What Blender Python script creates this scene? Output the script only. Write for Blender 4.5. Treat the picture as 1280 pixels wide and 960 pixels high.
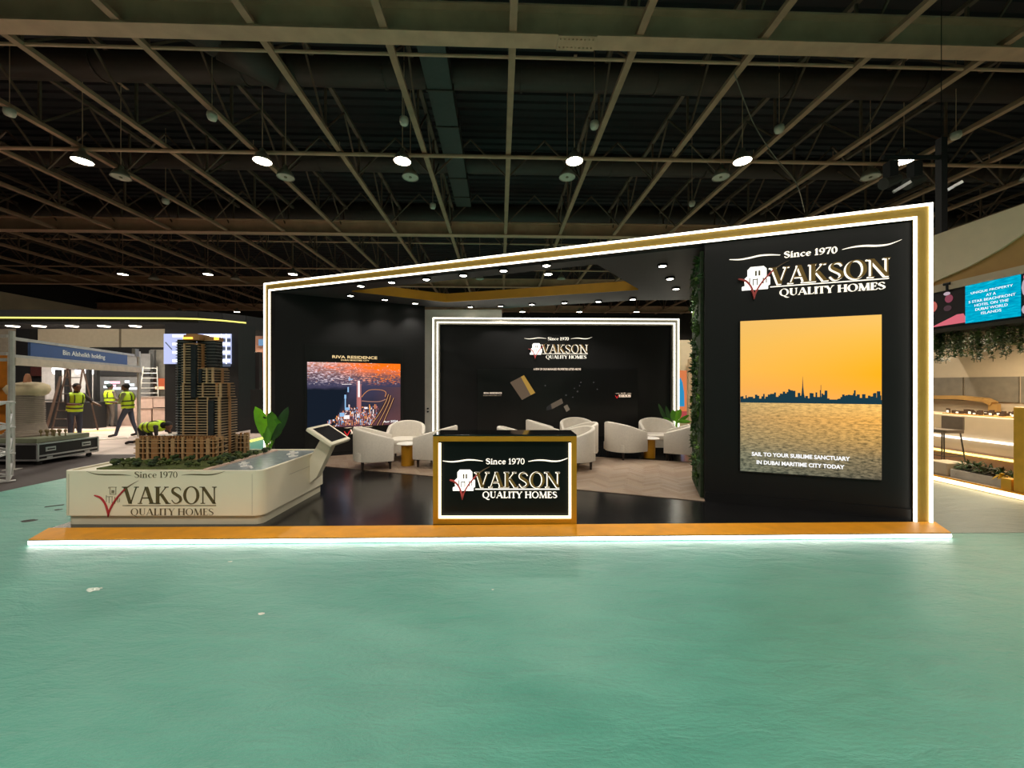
import bpy, bmesh, math, random
from mathutils import Vector, Matrix
for o in list(bpy.data.objects): bpy.data.objects.remove(o)
random.seed(7)
SC = bpy.context.scene
COL = SC.collection
PI = math.pi
F = 480.0      # focal length in pixels of the 1280 px wide frame
CH = 1.7       # eye height

def lin(r, g, b):
    def f(v):
        v /= 255.0
        return v/12.92 if v <= .04045 else ((v+.055)/1.055)**2.4
    return (f(r), f(g), f(b), 1.0)

# ------------------------------------------------------------------ camera, world, exposure
cd = bpy.data.cameras.new('camera'); cam = bpy.data.objects.new('camera', cd); COL.objects.link(cam)
cam.location = (0, 0, CH); cam.rotation_euler = (PI/2, 0, 0)
cd.sensor_width = 36; cd.lens = 36*F/1280; cd.clip_end = 300; cd.clip_start = .05
SC.camera = cam
w = bpy.data.worlds.new('world'); SC.world = w; w.use_nodes = True
w.node_tree.nodes['Background'].inputs[0].default_value = (.30, .27, .23, 1)
w.node_tree.nodes['Background'].inputs[1].default_value = .03
vs = SC.view_settings
SC.display_settings.display_device = 'sRGB'
vs.view_transform = 'Standard'; vs.look = 'None'; vs.exposure = 0.0; vs.gamma = 1.0
HALL_LAMP = 1500.0      # watts of each lit high-bay lamp
DOWN_LAMP = 48.0        # watts of each stand downlight

# ------------------------------------------------------------------ helpers
def tagset(o, label=None, cat=None, group=None, kind=None):
    if label: o['label'] = label
    if cat: o['category'] = cat
    if group: o['group'] = group
    if kind: o['kind'] = kind
    return o
def thing(name, label, cat, loc=(0, 0, 0), rz=0, group=None, kind=None):
    o = bpy.data.objects.new(name, None); COL.objects.link(o)
    o.location = loc; o.rotation_euler = (0, 0, rz); o.empty_display_size = .1
    return tagset(o, label, cat, group, kind)
def children(o): return [c for c in COL.objects if c.parent == o]
def copy_tree(o, parent=None):
    c = o.copy(); COL.objects.link(c); c.parent = parent
    for ch in list(o.children): copy_tree(ch, c)
    return c

class MB:
    def __init__(s): s.v = []; s.f = []
    def add(s, vs_, fs):
        n = len(s.v); s.v += [tuple(v) for v in vs_]; s.f += [tuple(i+n for i in f) for f in fs]; return s
    def box(s, x0, x1, y0, y1, z0, z1):
        return s.add([(x0,y0,z0),(x1,y0,z0),(x1,y1,z0),(x0,y1,z0),(x0,y0,z1),(x1,y0,z1),(x1,y1,z1),(x0,y1,z1)],
                     [(3,2,1,0),(4,5,6,7),(0,1,5,4),(1,2,6,5),(2,3,7,6),(3,0,4,7)])
    def cbox(s, c, d):
        return s.box(c[0]-d[0]/2, c[0]+d[0]/2, c[1]-d[1]/2, c[1]+d[1]/2, c[2]-d[2]/2, c[2]+d[2]/2)
    def obox(s, c, d, M):
        h = [(a*d[0]/2, b*d[1]/2, e*d[2]/2) for e in (-1,1) for a, b in ((-1,-1),(1,-1),(1,1),(-1,1))]
        return s.add([Vector(c)+M @ Vector(p) for p in h], [(3,2,1,0),(4,5,6,7),(0,1,5,4),(1,2,6,5),(2,3,7,6),(3,0,4,7)])
    def bar(s, p0, p1, w, h):
        p0, p1 = Vector(p0), Vector(p1); d = p1-p0; L = d.length; d.normalize()
        up = Vector((0,0,1)) if abs(d.z) < .95 else Vector((1,0,0))
        x = d.cross(up).normalized(); z = x.cross(d)
        M = Matrix((x, d, z)).transposed()
        return s.obox((p0+p1)/2, (w, L, h), M)
    def tube(s, p0, p1, r0, r1=None, n=8, caps=True):
        r1 = r0 if r1 is None else r1
        p0, p1 = Vector(p0), Vector(p1); d = (p1-p0).normalized()
        up = Vector((0,0,1)) if abs(d.z) < .9 else Vector((1,0,0))
        x = d.cross(up).normalized(); y = d.cross(x)
        ring = lambda p, r: [p+(x*math.cos(2*PI*i/n)+y*math.sin(2*PI*i/n))*r for i in range(n)]
        f = [(i, (i+1) % n, n+(i+1) % n, n+i) for i in range(n)]
        f = [tuple(reversed(q)) for q in f]
        if caps: f += [tuple(range(n)), tuple(reversed(range(n, 2*n)))]
        return s.add(ring(p0, r0)+ring(p1, r1), f)
    def path(s, pts, r, n=6):
        for a, b in zip(pts, pts[1:]): s.tube(a, b, r, r, n)
        return s
    def prism(s, poly, z0, z1):
        n = len(poly)
        a = sum(poly[i][0]*poly[(i+1) % n][1]-poly[(i+1) % n][0]*poly[i][1] for i in range(n))
        if a < 0: poly = poly[::-1]
        vs_ = [(x, y, z0) for x, y in poly]+[(x, y, z1) for x, y in poly]
        return s.add(vs_, [tuple(reversed(range(n))), tuple(range(n, 2*n))]+[(i, (i+1) % n, n+(i+1) % n, n+i) for i in range(n)])
    def vprism(s, poly, y0, y1):        # polygon in x-z, pushed along y
        n = len(poly)
        a = sum(poly[i][0]*poly[(i+1) % n][1]-poly[(i+1) % n][0]*poly[i][1] for i in range(n))
        if a < 0: poly = poly[::-1]
        vs_ = [(x, y0, z) for x, z in poly]+[(x, y1, z) for x, z in poly]
        return s.add(vs_, [tuple(range(n)), tuple(reversed(range(n, 2*n)))]+[(i, n+i, n+(i+1) % n, (i+1) % n) for i in range(n)])
    def lathe(s, prof, n=16, c=(0,0,0)):
        vs_ = [(c[0]+r*math.cos(2*PI*i/n), c[1]+r*math.sin(2*PI*i/n), c[2]+z) for r, z in prof for i in range(n)]
        f = [(k*n+i, k*n+(i+1) % n, (k+1)*n+(i+1) % n, (k+1)*n+i) for k in range(len(prof)-1) for i in range(n)]
        m = len(prof)-1
        f += [tuple(reversed(range(n))), tuple(range(m*n, m*n+n))]
        return s.add(vs_, f)
    def ell(s, c, r, n=10, m=6):
        prof = [(math.cos(-PI/2+PI*k/m), math.sin(-PI/2+PI*k/m)) for k in range(m+1)]
        vs_ = [(c[0]+r[0]*q*math.cos(2*PI*i/n), c[1]+r[1]*q*math.sin(2*PI*i/n), c[2]+r[2]*z) for q, z in prof for i in range(n)]
        f = [(k*n+i, k*n+(i+1) % n, (k+1)*n+(i+1) % n, (k+1)*n+i) for k in range(m) for i in range(n)]
        return s.add(vs_, f)
    def grid(s, rows, closed=False):
        n = len(rows[0]); vs_ = [p for r in rows for p in r]; f = []
        for k in range(len(rows)-1):
            for i in range(n if closed else n-1):
                j = (i+1) % n
                f.append((k*n+i, k*n+j, (k+1)*n+j, (k+1)*n+i))
        return s.add(vs_, f)
    def xform(s, M):
        s.v = [tuple(M @ Vector(v)) for v in s.v]; return s
    def mesh(s, name, m=None, smooth=False, bevel=0, seg=2):
        me = bpy.data.meshes.new(name); me.from_pydata(s.v, [], s.f)
        bm = bmesh.new(); bm.from_mesh(me)
        bmesh.ops.remove_doubles(bm, verts=bm.verts, dist=1e-5)
        if bevel:
            es = [e for e in bm.edges if len(e.link_faces) == 2 and e.calc_face_angle(0) > .6]
            bmesh.ops.bevel(bm, geom=es, offset=bevel, segments=seg, affect='EDGES', profile=.6, clamp_overlap=True)
        bmesh.ops.recalc_face_normals(bm, faces=bm.faces)
        bm.to_mesh(me); bm.free()
        if m: me.materials.append(m)
        if smooth:
            for p in me.polygons: p.use_smooth = True
        return me
    def build(s, name, m, parent=None, smooth=False, bevel=0, seg=2, kind=None, label=None, loc=None, rz=0):
        o = bpy.data.objects.new(name, s.mesh(name, m, smooth, bevel, seg)); COL.objects.link(o)
        if parent: o.parent = parent
        if loc: o.location = loc
        if rz: o.rotation_euler = (0, 0, rz)
        if smooth == 'auto' or (smooth and bevel): 
            try: o.data.set_sharp_from_angle(angle=.7)
            except Exception: pass
        return tagset(o, label=label, kind=kind)
def link(name, me, parent=None, loc=(0,0,0), rot=(0,0,0), scale=None):
    o = bpy.data.objects.new(name, me); COL.objects.link(o); o.parent = parent
    o.location = loc; o.rotation_euler = rot
    if scale: o.scale = scale
    return o
def B(*a): return MB().box(*a)

# ------------------------------------------------------------------ materials (all procedural)
def newmat(name):
    m = bpy.data.materials.new(name); m.use_nodes = True
    nt = m.node_tree; nt.nodes.clear()
    out = nt.nodes.new('ShaderNodeOutputMaterial')
    return m, nt, out
def nd(nt, typ, ins=None, **at):
    n = nt.nodes.new('ShaderNode'+typ)
    for k, v in at.items(): setattr(n, k, v)
    for k, v in (ins or {}).items():
        if isinstance(v, bpy.types.NodeSocket): nt.links.new(v, n.inputs[k])
        else: n.inputs[k].default_value = v
    return n
def mth(nt, op, a, b=0.0, c=0.0, clamp=False):
    n = nt.nodes.new('ShaderNodeMath'); n.operation = op; n.use_clamp = clamp
    for i, v in enumerate((a, b, c)):
        if isinstance(v, bpy.types.NodeSocket): nt.links.new(v, n.inputs[i])
        else: n.inputs[i].default_value = v
    return n.outputs[0]
def mixc(nt, fac, a, b, blend='MIX'):
    n = nt.nodes.new('ShaderNodeMix'); n.data_type = 'RGBA'; n.blend_type = blend
    for i, v in ((0, fac), (6, a), (7, b)):
        if isinstance(v, bpy.types.NodeSocket): nt.links.new(v, n.inputs[i])
        else: n.inputs[i].default_value = v
    return n.outputs[2]
def ramp(nt, fac, stops, interp='LINEAR'):
    n = nt.nodes.new('ShaderNodeValToRGB'); nt.links.new(fac, n.inputs[0])
    n.color_ramp.interpolation = interp
    e = n.color_ramp.elements
    while len(e) < len(stops): e.new(.5)
    for q, (p, c) in zip(e, stops):
        q.position = p; q.color = c if len(c) == 4 else (*c, 1)
    return n.outputs[0]
def objco(nt, scale=(1,1,1)):
    tc = nd(nt, 'TexCoord'); mp = nd(nt, 'Mapping', {0: tc.outputs['Object'], 'Scale': scale})
    return mp.outputs[0]
_M = {}
def mat(name, col, rough=.6, metal=0.0, var=.12, vs_=6.0, bump=0.0, bs=40.0, coat=0.0, spec=.5, stretch=(1,1,1), trans=0.0):
    if name in _M: return _M[name]
    m, nt, out = newmat(name)
    co = objco(nt, stretch)
    no = nd(nt, 'TexNoise', {'Vector': co, 'Scale': vs_, 'Detail': 4.0})
    c = lin(*col)
    k0 = tuple(x*(1-var) for x in c[:3])+(1,); k1 = tuple(min(1, x*(1+var)) for x in c[:3])+(1,)
    cc = ramp(nt, no.outputs[0], [(.3, k0), (.7, k1)])
    p = nd(nt, 'BsdfPrincipled', {'Base Color': cc, 'Metallic': metal, 'Coat Weight': coat, 'Specular IOR Level': spec})
    rr = mth(nt, 'MULTIPLY_ADD', no.outputs[0], .12, rough-.06, clamp=True)
    nt.links.new(rr, p.inputs['Roughness'])
    if trans: p.inputs['Transmission Weight'].default_value = trans
    if bump:
        n2 = nd(nt, 'TexNoise', {'Vector': co, 'Scale': bs, 'Detail': 5.0})
        b = nd(nt, 'Bump', {'Height': n2.outputs[0], 'Strength': bump, 'Distance': .01})
        nt.links.new(b.outputs[0], p.inputs['Normal'])
    nt.links.new(p.outputs[0], out.inputs[0])
    _M[name] = m
    return m
def emat(name, col, strength=1.0):
    if name in _M: return _M[name]
    m, nt, out = newmat(name)
    e = nd(nt, 'Emission', {'Color': lin(*col), 'Strength': strength})
    nt.links.new(e.outputs[0], out.inputs[0]); _M[name] = m
    return m
def screenmat(name, W, H, fn, strength=1.0):
    """flat lit screen: fn(nt, x, z, co) gives the picture colour from 0..1 coordinates on the panel"""
    m, nt, out = newmat(name)
    co = objco(nt, (1/W, 1, 1/H)); sp = nd(nt, 'SeparateXYZ', {0: co})
    c = fn(nt, sp.outputs[0], sp.outputs[2], co)
    e = nd(nt, 'Emission', {'Color': c, 'Strength': strength})
    nt.links.new(e.outputs[0], out.inputs[0]); return m

BLACK = mat('black laminate', (24, 24, 26), .42, vs_=3)
BLACKGLOSS = mat('black gloss laminate', (20, 20, 21), .2, vs_=2, var=.2)
BLACKFLAT = mat('matt black paint', (18, 18, 20), .7)
WALLBLACK = mat('stand wall black', (15, 15, 16), .55, vs_=2, var=.1, spec=.3)
CANOPY = mat('canopy dark grey', (52, 52, 54), .6)
GOLD = mat('gold laminate', (196, 140, 26), .38, metal=.25, var=.08, vs_=4)
GOLDEDGE = mat('gold floor edging', (222, 150, 22), .5, metal=.05, var=.1, vs_=7)
GOLDLET = mat('bronze letter face', (150, 118, 62), .4, metal=.35, var=.05)
WHITEPL = mat('white plinth laminate', (226, 219, 196), .38, var=.03, vs_=2)
WHITEW = mat('white storage wall', (236, 231, 220), .6, var=.04)
LED = emat('white strip light', (255, 249, 230), 5.0)
LEDC = emat('counter strip light', (255, 243, 206), 2.6)
LEDF = emat('floor strip light', (255, 252, 244), 7.5)
LETLIT = emat('letter glow', (255, 245, 222), 1.5)
LETSOFT = emat('letter soft glow', (255, 244, 214), 1.15)
EMBLIT = emat('emblem glow', (255, 250, 238), 1.8)
LAMPON = emat('lit lamp mouth', (255, 240, 214), 26.0)
DOWNON = emat('downlight lens', (255, 247, 230), 22.0)
REDLET = mat('red check mark', (176, 40, 48), .45, var=.06)
TRUSS = mat('truss paint', (168, 132, 106), .55, var=.15, vs_=3)
WEB = mat('truss web paint', (104, 82, 68), .6, var=.15, vs_=3)
BEAM = mat('beam paint', (198, 158, 130), .5, var=.12, vs_=2)
DECK = mat('dark roof deck', (46, 40, 43), .7)
DUCT = mat('dark duct', (62, 49, 43), .6)
ALU = mat('aluminium', (200, 200, 200), .35, metal=.85, var=.05)
GREYAL = mat('grey booth profile', (178, 174, 166), .5, metal=.2)
FABRIC = mat('white bouclé fabric', (208, 200, 187), .85, var=.05, vs_=30, bump=.25, bs=160)
LEGDARK = mat('dark wood leg', (36, 24, 18), .5)
TABLETOP = mat('white table top', (232, 228, 218), .3, var=.02)
LEAF = mat('bright leaf', (110, 180, 40), .4, var=.25, vs_=5)
LEAFD = mat('dark leaf', (34, 78, 28), .45, var=.3, vs_=6)
LEAFO = mat('olive leaf', (58, 84, 34), .5, var=.35, vs_=8)
SOIL = mat('soil', (52, 40, 30), .9)

# floors
def floor_film(name, c0, c1, rough):
    m, nt, out = newmat(name)
    tc = nd(nt, 'TexCoord')
    big = nd(nt, 'TexNoise', {'Vector': nd(nt, 'Mapping', {0: tc.outputs['Object'], 'Scale': (.35, .5, 1)}).outputs[0], 'Scale': 1.0, 'Detail': 5.0})
    rot = nd(nt, 'Mapping', {0: tc.outputs['Object'], 'Rotation': (0, 0, .35), 'Scale': (1.3, 4.2, 1)}).outputs[0]
    wr = nd(nt, 'TexNoise', {'Vector': rot, 'Scale': 1.7, 'Detail': 6.0, 'Roughness': .62, 'Distortion': .5})
    rot2 = nd(nt, 'Mapping', {0: tc.outputs['Object'], 'Rotation': (0, 0, -.2), 'Scale': (6, 18, 1)}).outputs[0]
    fine = nd(nt, 'TexNoise', {'Vector': rot2, 'Scale': 4.0, 'Detail': 6.0})
    weave = nd(nt, 'TexNoise', {'Vector': tc.outputs['Object'], 'Scale': 160.0, 'Detail': 3.0})
    f = mth(nt, 'MULTIPLY_ADD', wr.outputs[0], .5, mth(nt, 'MULTIPLY', big.outputs[0], .5))
    cc = ramp(nt, f, [(.3, lin(*c0)), (.68, lin(*c1))])
    cc = mixc(nt, mth(nt, 'MULTIPLY', weave.outputs[0], .25), cc, lin(c0[0]*.7, c0[1]*.7, c0[2]*.7))
    h = mth(nt, 'ADD', mth(nt, 'MULTIPLY', wr.outputs[0], 1.0), mth(nt, 'MULTIPLY', fine.outputs[0], .22))
    h = mth(nt, 'ADD', h, mth(nt, 'MULTIPLY', weave.outputs[0], .03))
    b = nd(nt, 'Bump', {'Height': h, 'Strength': .8, 'Distance': .035})
    p = nd(nt, 'BsdfPrincipled', {'Base Color': cc, 'Normal': b.outputs[0], 'Coat Weight': .2, 'Coat Roughness': .36, 'Specular IOR Level': .8})
    rr = mth(nt, 'MULTIPLY_ADD', wr.outputs[0], .2, rough-.1, clamp=True)
    nt.links.new(rr, p.inputs['Roughness'])
    nt.links.new(p.outputs[0], out.inputs[0])
    return m
TEAL = floor_film('teal carpet under film', (58, 140, 122), (92, 170, 150), .4)
GREYGREEN = floor_film('grey green carpet under film', (92, 108, 98), (118, 130, 116), .45)
ASPHALT = mat('dark aisle carpet', (70, 62, 60), .85, vs_=3, bump=.2, bs=90)
PALEFLOOR = mat('pale papered floor', (176, 158, 148), .6, vs_=1.2, var=.2, stretch=(.5, 2, 1))
HALLFLOOR = mat('hall concrete', (92, 84, 78), .6, vs_=1, var=.2)
# ------------------------------------------------------------------ serif lettering drawn from strokes
TK, TN, SF = .2, .06, .045          # thick stem, thin stroke, serif height
def catmull(pts, n=6):
    P = [pts[0]]+list(pts)+[pts[-1]]; out = []
    for i in range(1, len(P)-2):
        p0, p1, p2, p3 = P[i-1], P[i], P[i+1], P[i+2]
        for k in range(n):
            t = k/n
            out.append(tuple(.5*((2*p1[j])+(-p0[j]+p2[j])*t+(2*p0[j]-5*p1[j]+4*p2[j]-p3[j])*t*t+(-p0[j]+3*p1[j]-3*p2[j]+p3[j])*t**3) for j in range(len(p1))))
    out.append(tuple(pts[-1])); return out
def ribbon(pts, ex=0):               # pts: (x, y, width)
    qs = []; L = []
    for i, p in enumerate(pts):
        a = pts[max(0, i-1)]; b = pts[min(len(pts)-1, i+1)]
        dx, dy = b[0]-a[0], b[1]-a[1]; d = math.hypot(dx, dy) or 1
        w_ = p[2]/2+ex
        L.append(((p[0]-dy/d*w_, p[1]+dx/d*w_), (p[0]+dy/d*w_, p[1]-dx/d*w_)))
    for a, b in zip(L, L[1:]): qs.append([a[0], a[1], b[1], b[0]])
    return qs
def G_(ch, e=0):
    """polygons of one letter (cap height 1) and its advance; e thickens every stroke"""
    P = []
    def dg(x0, y0, x1, y1, w_): h = w_/2+e*1.1; P.append([(x0-h, y0-e if y0 < y1 else y0+e), (x0+h, y0-e if y0 < y1 else y0+e), (x1+h, y1+e if y1 > y0 else y1-e), (x1-h, y1+e if y1 > y0 else y1-e)])
    def st(x, w_, y0=0, y1=1): P.append([(x-w_/2-e, y0), (x+w_/2+e, y0), (x+w_/2+e, y1), (x-w_/2-e, y1)])
    def sf(x, y, l=.3): P.append([(x-l/2-e, y-(SF if y > .3 else 0)-e), (x+l/2+e, y-(SF if y > .3 else 0)-e), (x+l/2+e, y+(0 if y > .3 else SF)+e), (x-l/2-e, y+(0 if y > .3 else SF)+e)])
    def hb(x0, x1, y, w_=TN): P.append([(x0-e, y-w_/2-e), (x1+e, y-w_/2-e), (x1+e, y+w_/2+e), (x0-e, y+w_/2+e)])
    def rb(pts, n=5): P.extend(ribbon(catmull(pts, n), e))
    def oval(cx, cy, rx, ry, wh, wv, n=26):
        for i in range(n):
            a, b = 2*PI*i/n, 2*PI*(i+1)/n; q = []
            for t, o in ((a, 1), (b, 1), (b, 0), (a, 0)):
                q.append((cx+math.cos(t)*(rx+e if o else rx-wh-e), cy+math.sin(t)*(ry+e if o else ry-wv-e)))
            P.append(q)
    a = .7
    if ch == 'V': dg(.46, 0, .14, 1, TK); dg(.48, 0, .82, 1, TN); sf(.14, 1, .36); sf(.82, 1, .28); a = .93
    elif ch == 'A': dg(.1, 0, .45, 1, TN); dg(.82, 0, .48, 1, TK); hb(.22, .7, .34); sf(.1, 0, .26); sf(.82, 0, .36); a = .96
    elif ch == 'K': st(.2, TK); dg(.26, .42, .72, 1, TN); dg(.8, 0, .4, .58, TK); sf(.2, 0, .34); sf(.2, 1, .34); sf(.72, 1, .26); sf(.82, 0, .3); a = .97
    elif ch == 'S': rb([(.62,.78,.035),(.52,.93,.05),(.34,.965,.06),(.15,.87,.11),(.14,.69,.16),(.34,.54,.17),(.55,.39,.17),(.6,.2,.14),(.44,.05,.07),(.24,.035,.05),(.07,.22,.035)]); a = .74
    elif ch == 'O': oval(.5, .5, .48, .53, .17, .05); a = 1.02
    elif ch == 'Q': oval(.5, .5, .48, .53, .17, .05); rb([(.45,.02,.06),(.62,-.14,.11),(.84,-.26,.08),(1.02,-.24,.03)]); a = 1.04
    elif ch == 'N': st(.17, TN); st(.86, TN); dg(.86, 0, .17, 1, TK); sf(.17, 0, .26); sf(.12, 1, .28); sf(.86, 1, .26); a = 1.02
    elif ch == 'U': rb([(.2,1,TK),(.2,.4,TK),(.25,.16,.13),(.46,.025,.06),(.68,.14,.06),(.74,.4,TN),(.74,1,TN)]); sf(.2, 1, .34); sf(.74, 1, .26); a = .92
    elif ch == 'L': st(.2, TK); sf(.2, 1, .34); hb(.06, .6, .025); rb([(.56,.03,.05),(.63,.12,.06),(.65,.24,.03)]); a = .7
    elif ch == 'I': st(.19, TK); sf(.19, 0, .34); sf(.19, 1, .34); a = .38
    elif ch == 'T': st(.38, TK); sf(.38, 0, .34); hb(.03, .73, .975); rb([(.05,.97,.05),(.02,.88,.05),(.03,.76,.03)]); rb([(.71,.97,.05),(.74,.88,.05),(.73,.76,.03)]); a = .76
    elif ch == 'Y': dg(.42, .45, .12, 1, TK); dg(.44, .45, .74, 1, TN); st(.42, TK, 0, .5); sf(.42, 0, .34); sf(.13, 1, .34); sf(.74, 1, .26); a = .82
    elif ch == 'H': st(.2, TK); st(.8, TK); hb(.2, .8, .52); [sf(x, y, .34) for x in (.2, .8) for y in (0, 1)]; a = 1.0
    elif ch == 'M': dg(.14, 0, .2, 1, TN); dg(.56, 0, .22, 1, TK); dg(.56, 0, .94, 1, TN); dg(.98, 0, .92, 1, TK); sf(.14, 0, .26); sf(.98, 0, .34); sf(.16, 1, .26); sf(.96, 1, .26); a = 1.14
    elif ch == 'E': st(.2, TK); hb(.06, .62, .025); hb(.06, .6, .975); hb(.2, .5, .52); rb([(.6,.03,.05),(.65,.12,.05),(.67,.24,.03)]); rb([(.58,.97,.05),(.61,.88,.05),(.62,.76,.03)]); st(.5, .03, .42, .62); a = .72
    elif ch == 'i': st(.16, .14, 0, .62); sf(.16, 0, .3); P.append([(.03, .6), (.16, .6), (.16, .64+e), (.03, .62+e)]); oval(.16, .86, .09, .09, .088, .088, 10); a = .34
    elif ch == 'n': st(.16, .13, 0, .64); sf(.16, 0, .28); rb([(.2,.5,.05),(.34,.63,.07),(.5,.58,.12),(.54,.4,.13),(.54,0,.13)]); sf(.54, 0, .28); a = .74
    elif ch == 'c': rb([(.52,.5,.1),(.42,.61,.05),(.28,.6,.07),(.14,.46,.13),(.13,.24,.14),(.26,.05,.08),(.4,.03,.05),(.54,.14,.03)]); a = .6
    elif ch == 'e': rb([(.1,.36,.05),(.52,.37,.05),(.5,.52,.09),(.34,.62,.05),(.17,.52,.1),(.12,.3,.14),(.24,.06,.08),(.38,.03,.05),(.54,.14,.03)]); a = .62
    elif ch == '1': st(.24, .14); sf(.24, 0, .36); dg(.1, .8, .24, .98, .07); a = .5
    elif ch == '9': oval(.32, .68, .28, .32, .12, .045, 18); rb([(.54,.7,.12),(.52,.4,.12),(.36,.12,.08),(.1,0,.03)]); a = .68
    elif ch == '7': hb(.06, .6, .95, .09); rb([(.57,.95,.07),(.4,.5,.1),(.26,0,.13)]); st(.07, .035, .78, .95); a = .64
    elif ch == '0': oval(.32, .5, .29, .52, .12, .045, 20); a = .68
    elif ch == ' ': a = .36
    return P, a
def serif_line(txt, W, H, e=0, sep=False):
    """letters placed side by side, fitted to width W and cap height H; sep gives one polygon list per letter"""
    x = 0; out = []
    for ch in txt:
        P, a = G_(ch, e)
        out.append([[(px+x, py) for px, py in q] for q in P]); x += a
    k = W/x
    out = [[[(px*k, py*H) for px, py in q] for q in L] for L in out]
    return out if sep else [q for L in out for q in L]
def polys(L, y0, y1, dx=0, dz=0):
    m = MB()
    for q in L: m.vprism([(x+dx, z+dz) for x, z in q], y0, y1)
    return m
def swoosh(x0, x1, zs, w_):
    n = len(zs); pts = [(x0+(x1-x0)*i/(n-1), z, w_*max(.12, math.sin(PI*i/(n-1))**.7)) for i, z in enumerate(zs)]
    return ribbon(catmull(pts, 5))
def logo(root, H, lit=True, yf=0.0, lower=None, small=False):
    """company wall logo; local x along the wall, z up, -y towards the viewer, origin at the left foot of the big word"""
    U = lambda L: [[(x*H, z*H) for x, z in q] for q in L]
    if lit:
        big, glow, soft = GOLDLET, LETLIT, LETLIT
        d0, d1, d2 = yf, yf-.022, yf-.03
    else:
        big = mat('printed dark bronze', (84, 72, 40), .5, var=.05); glow = None; soft = mat('printed bronze', (92, 80, 52), .5, var=.05)
        d0, d1, d2 = yf, yf-.002, yf-.004
    word = 'VAKSON'
    faces = serif_line(word, 5.56, 1.0, 0.0, True); backs = serif_line(word, 5.56, 1.0, .012, True)
    for Lf, Lb in zip(faces, backs):
        if lit:
            o = polys(U(Lb), d0, d1, -.02*H, -.014*H).build('letter', glow, root, label='letter with glowing white edge')
            polys(U(Lf), d1, d2, .022*H, .014*H).build('letter_face', big, o, label='bronze letter face')
        else:
            polys(U(Lf), d0, d2).build('letter', big, root)
    polys(U([[(0, -.13), (5.5, -.13), (5.5, -.09), (0, -.09)]]), d0, d1).build('underline', soft, root)
    polys(U(serif_line('QUALITY HOMES', 4.92, .4, -.01)), d0, d1, .46*H, -.68*H).build('tagline', soft, root)
    yl = serif_line('Since 1970', 2.57, .36, .0, True)
    for k0, k1 in ((0, 6), (6, 10)): polys(U([q for L in yl[k0:k1] for q in L]), d0, d1, .68*H, 1.53*H).build('year_line', soft, root)
    polys(U(swoosh(-2.13, .5, [1.74, 1.68, 1.72, 1.8, 1.79, 1.72] if lit else [1.9, 1.75, 1.71, 1.71, 1.7, 1.67], .075)), d0, d1).build('swoosh', soft, root)
    polys(U(swoosh(3.46, 6.04, [1.7, 1.78, 1.78, 1.72, 1.74, 1.92] if lit else [1.68, 1.72, 1.71, 1.7, 1.76, 1.92], .075)), d0, d1).build('swoosh', soft, root)
    # tower emblem
    if lit:
        em = MB()
        for p in ([(-1.46,-.2),(-.12,-.2),(-.12,.0),(-.02,.04),(-.02,.48),(-.2,.52),(-.2,1.0),(-.26,1.06),(-.34,1.15),(-1.02,1.15),(-1.1,1.06),(-1.16,1.0),(-1.16,.62),(-1.24,.56),(-1.34,.46),(-1.3,.05),(-1.46,.0)],):
            em.vprism([(x*H, z*H) for x, z in p], d0, d1)
        e_ = em.build('emblem', EMBLIT, root, label='glowing white tower emblem')
        ln = MB(); dk = mat('emblem line', (120, 112, 96), .6)
        for x0, z0, x1, z1 in ((-.8,.6,-.7,.9),(-.62,.6,-.52,.9),(-1.1,.1,-1.05,.5),(-.92,.04,-.87,.4),(-.7,.04,-.65,.44),(-.4,.1,-.35,.46),(-.24,.14,-.19,.4),(-.92,.36,-.65,.41)):
            ln.box(x0*H, x1*H, d2, d1, z0*H, z1*H)
        ln.build('emblem_lines', dk, e_)
    else:
        ln = MB(); dk = mat('emblem ink', (128, 120, 96), .6)
        for x0, z0, x1, z1 in ((-.76,.56,-.73,.98),(-.42,.56,-.39,.98),(-.8,.96,-.36,.99),(-.76,.54,-.39,.57),(-.66,.62,-.5,.8),(-.84,.9,-.8,.99),(-.98,.1,-.95,.5),(-.98,.4,-.6,.43),(-.82,.04,-.79,.42),(-.64,.02,-.61,.44),(-.48,.0,-.45,.4),(-.3,.06,-.27,.38),(-.2,.1,-.17,.32)):
            ln.box(x0*H, x1*H, d1, d0, z0*H, z1*H)
        ln.build('emblem', dk, root)
    ck = catmull([(-1.66,.5,.05),(-1.3,.36,.1),(-1.02,.0,.1),(-.86,-.5,.1),(-.84,-.78,.04)], 6)
    ck2 = catmull([(-.84,-.78,.04),(-.72,-.3,.09),(-.36,.3,.09),(.14,.86,.09)], 6)
    o = polys(U(ribbon(ck)+ribbon(ck2)), d0, d2-.004).build('check_mark', mat('lit red tick', (206, 84, 84), .45, var=.06) if lit else REDLET, root, label='red tick')
    ck3 = catmull([(.1,.82,.1),(.5,1.12,.05),(.94,1.36,.012)], 6)
    polys(U(ribbon(ck3)), d0, d1).build('check_tail', mat('tick tail', (120, 96, 72), .5), o)

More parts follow.
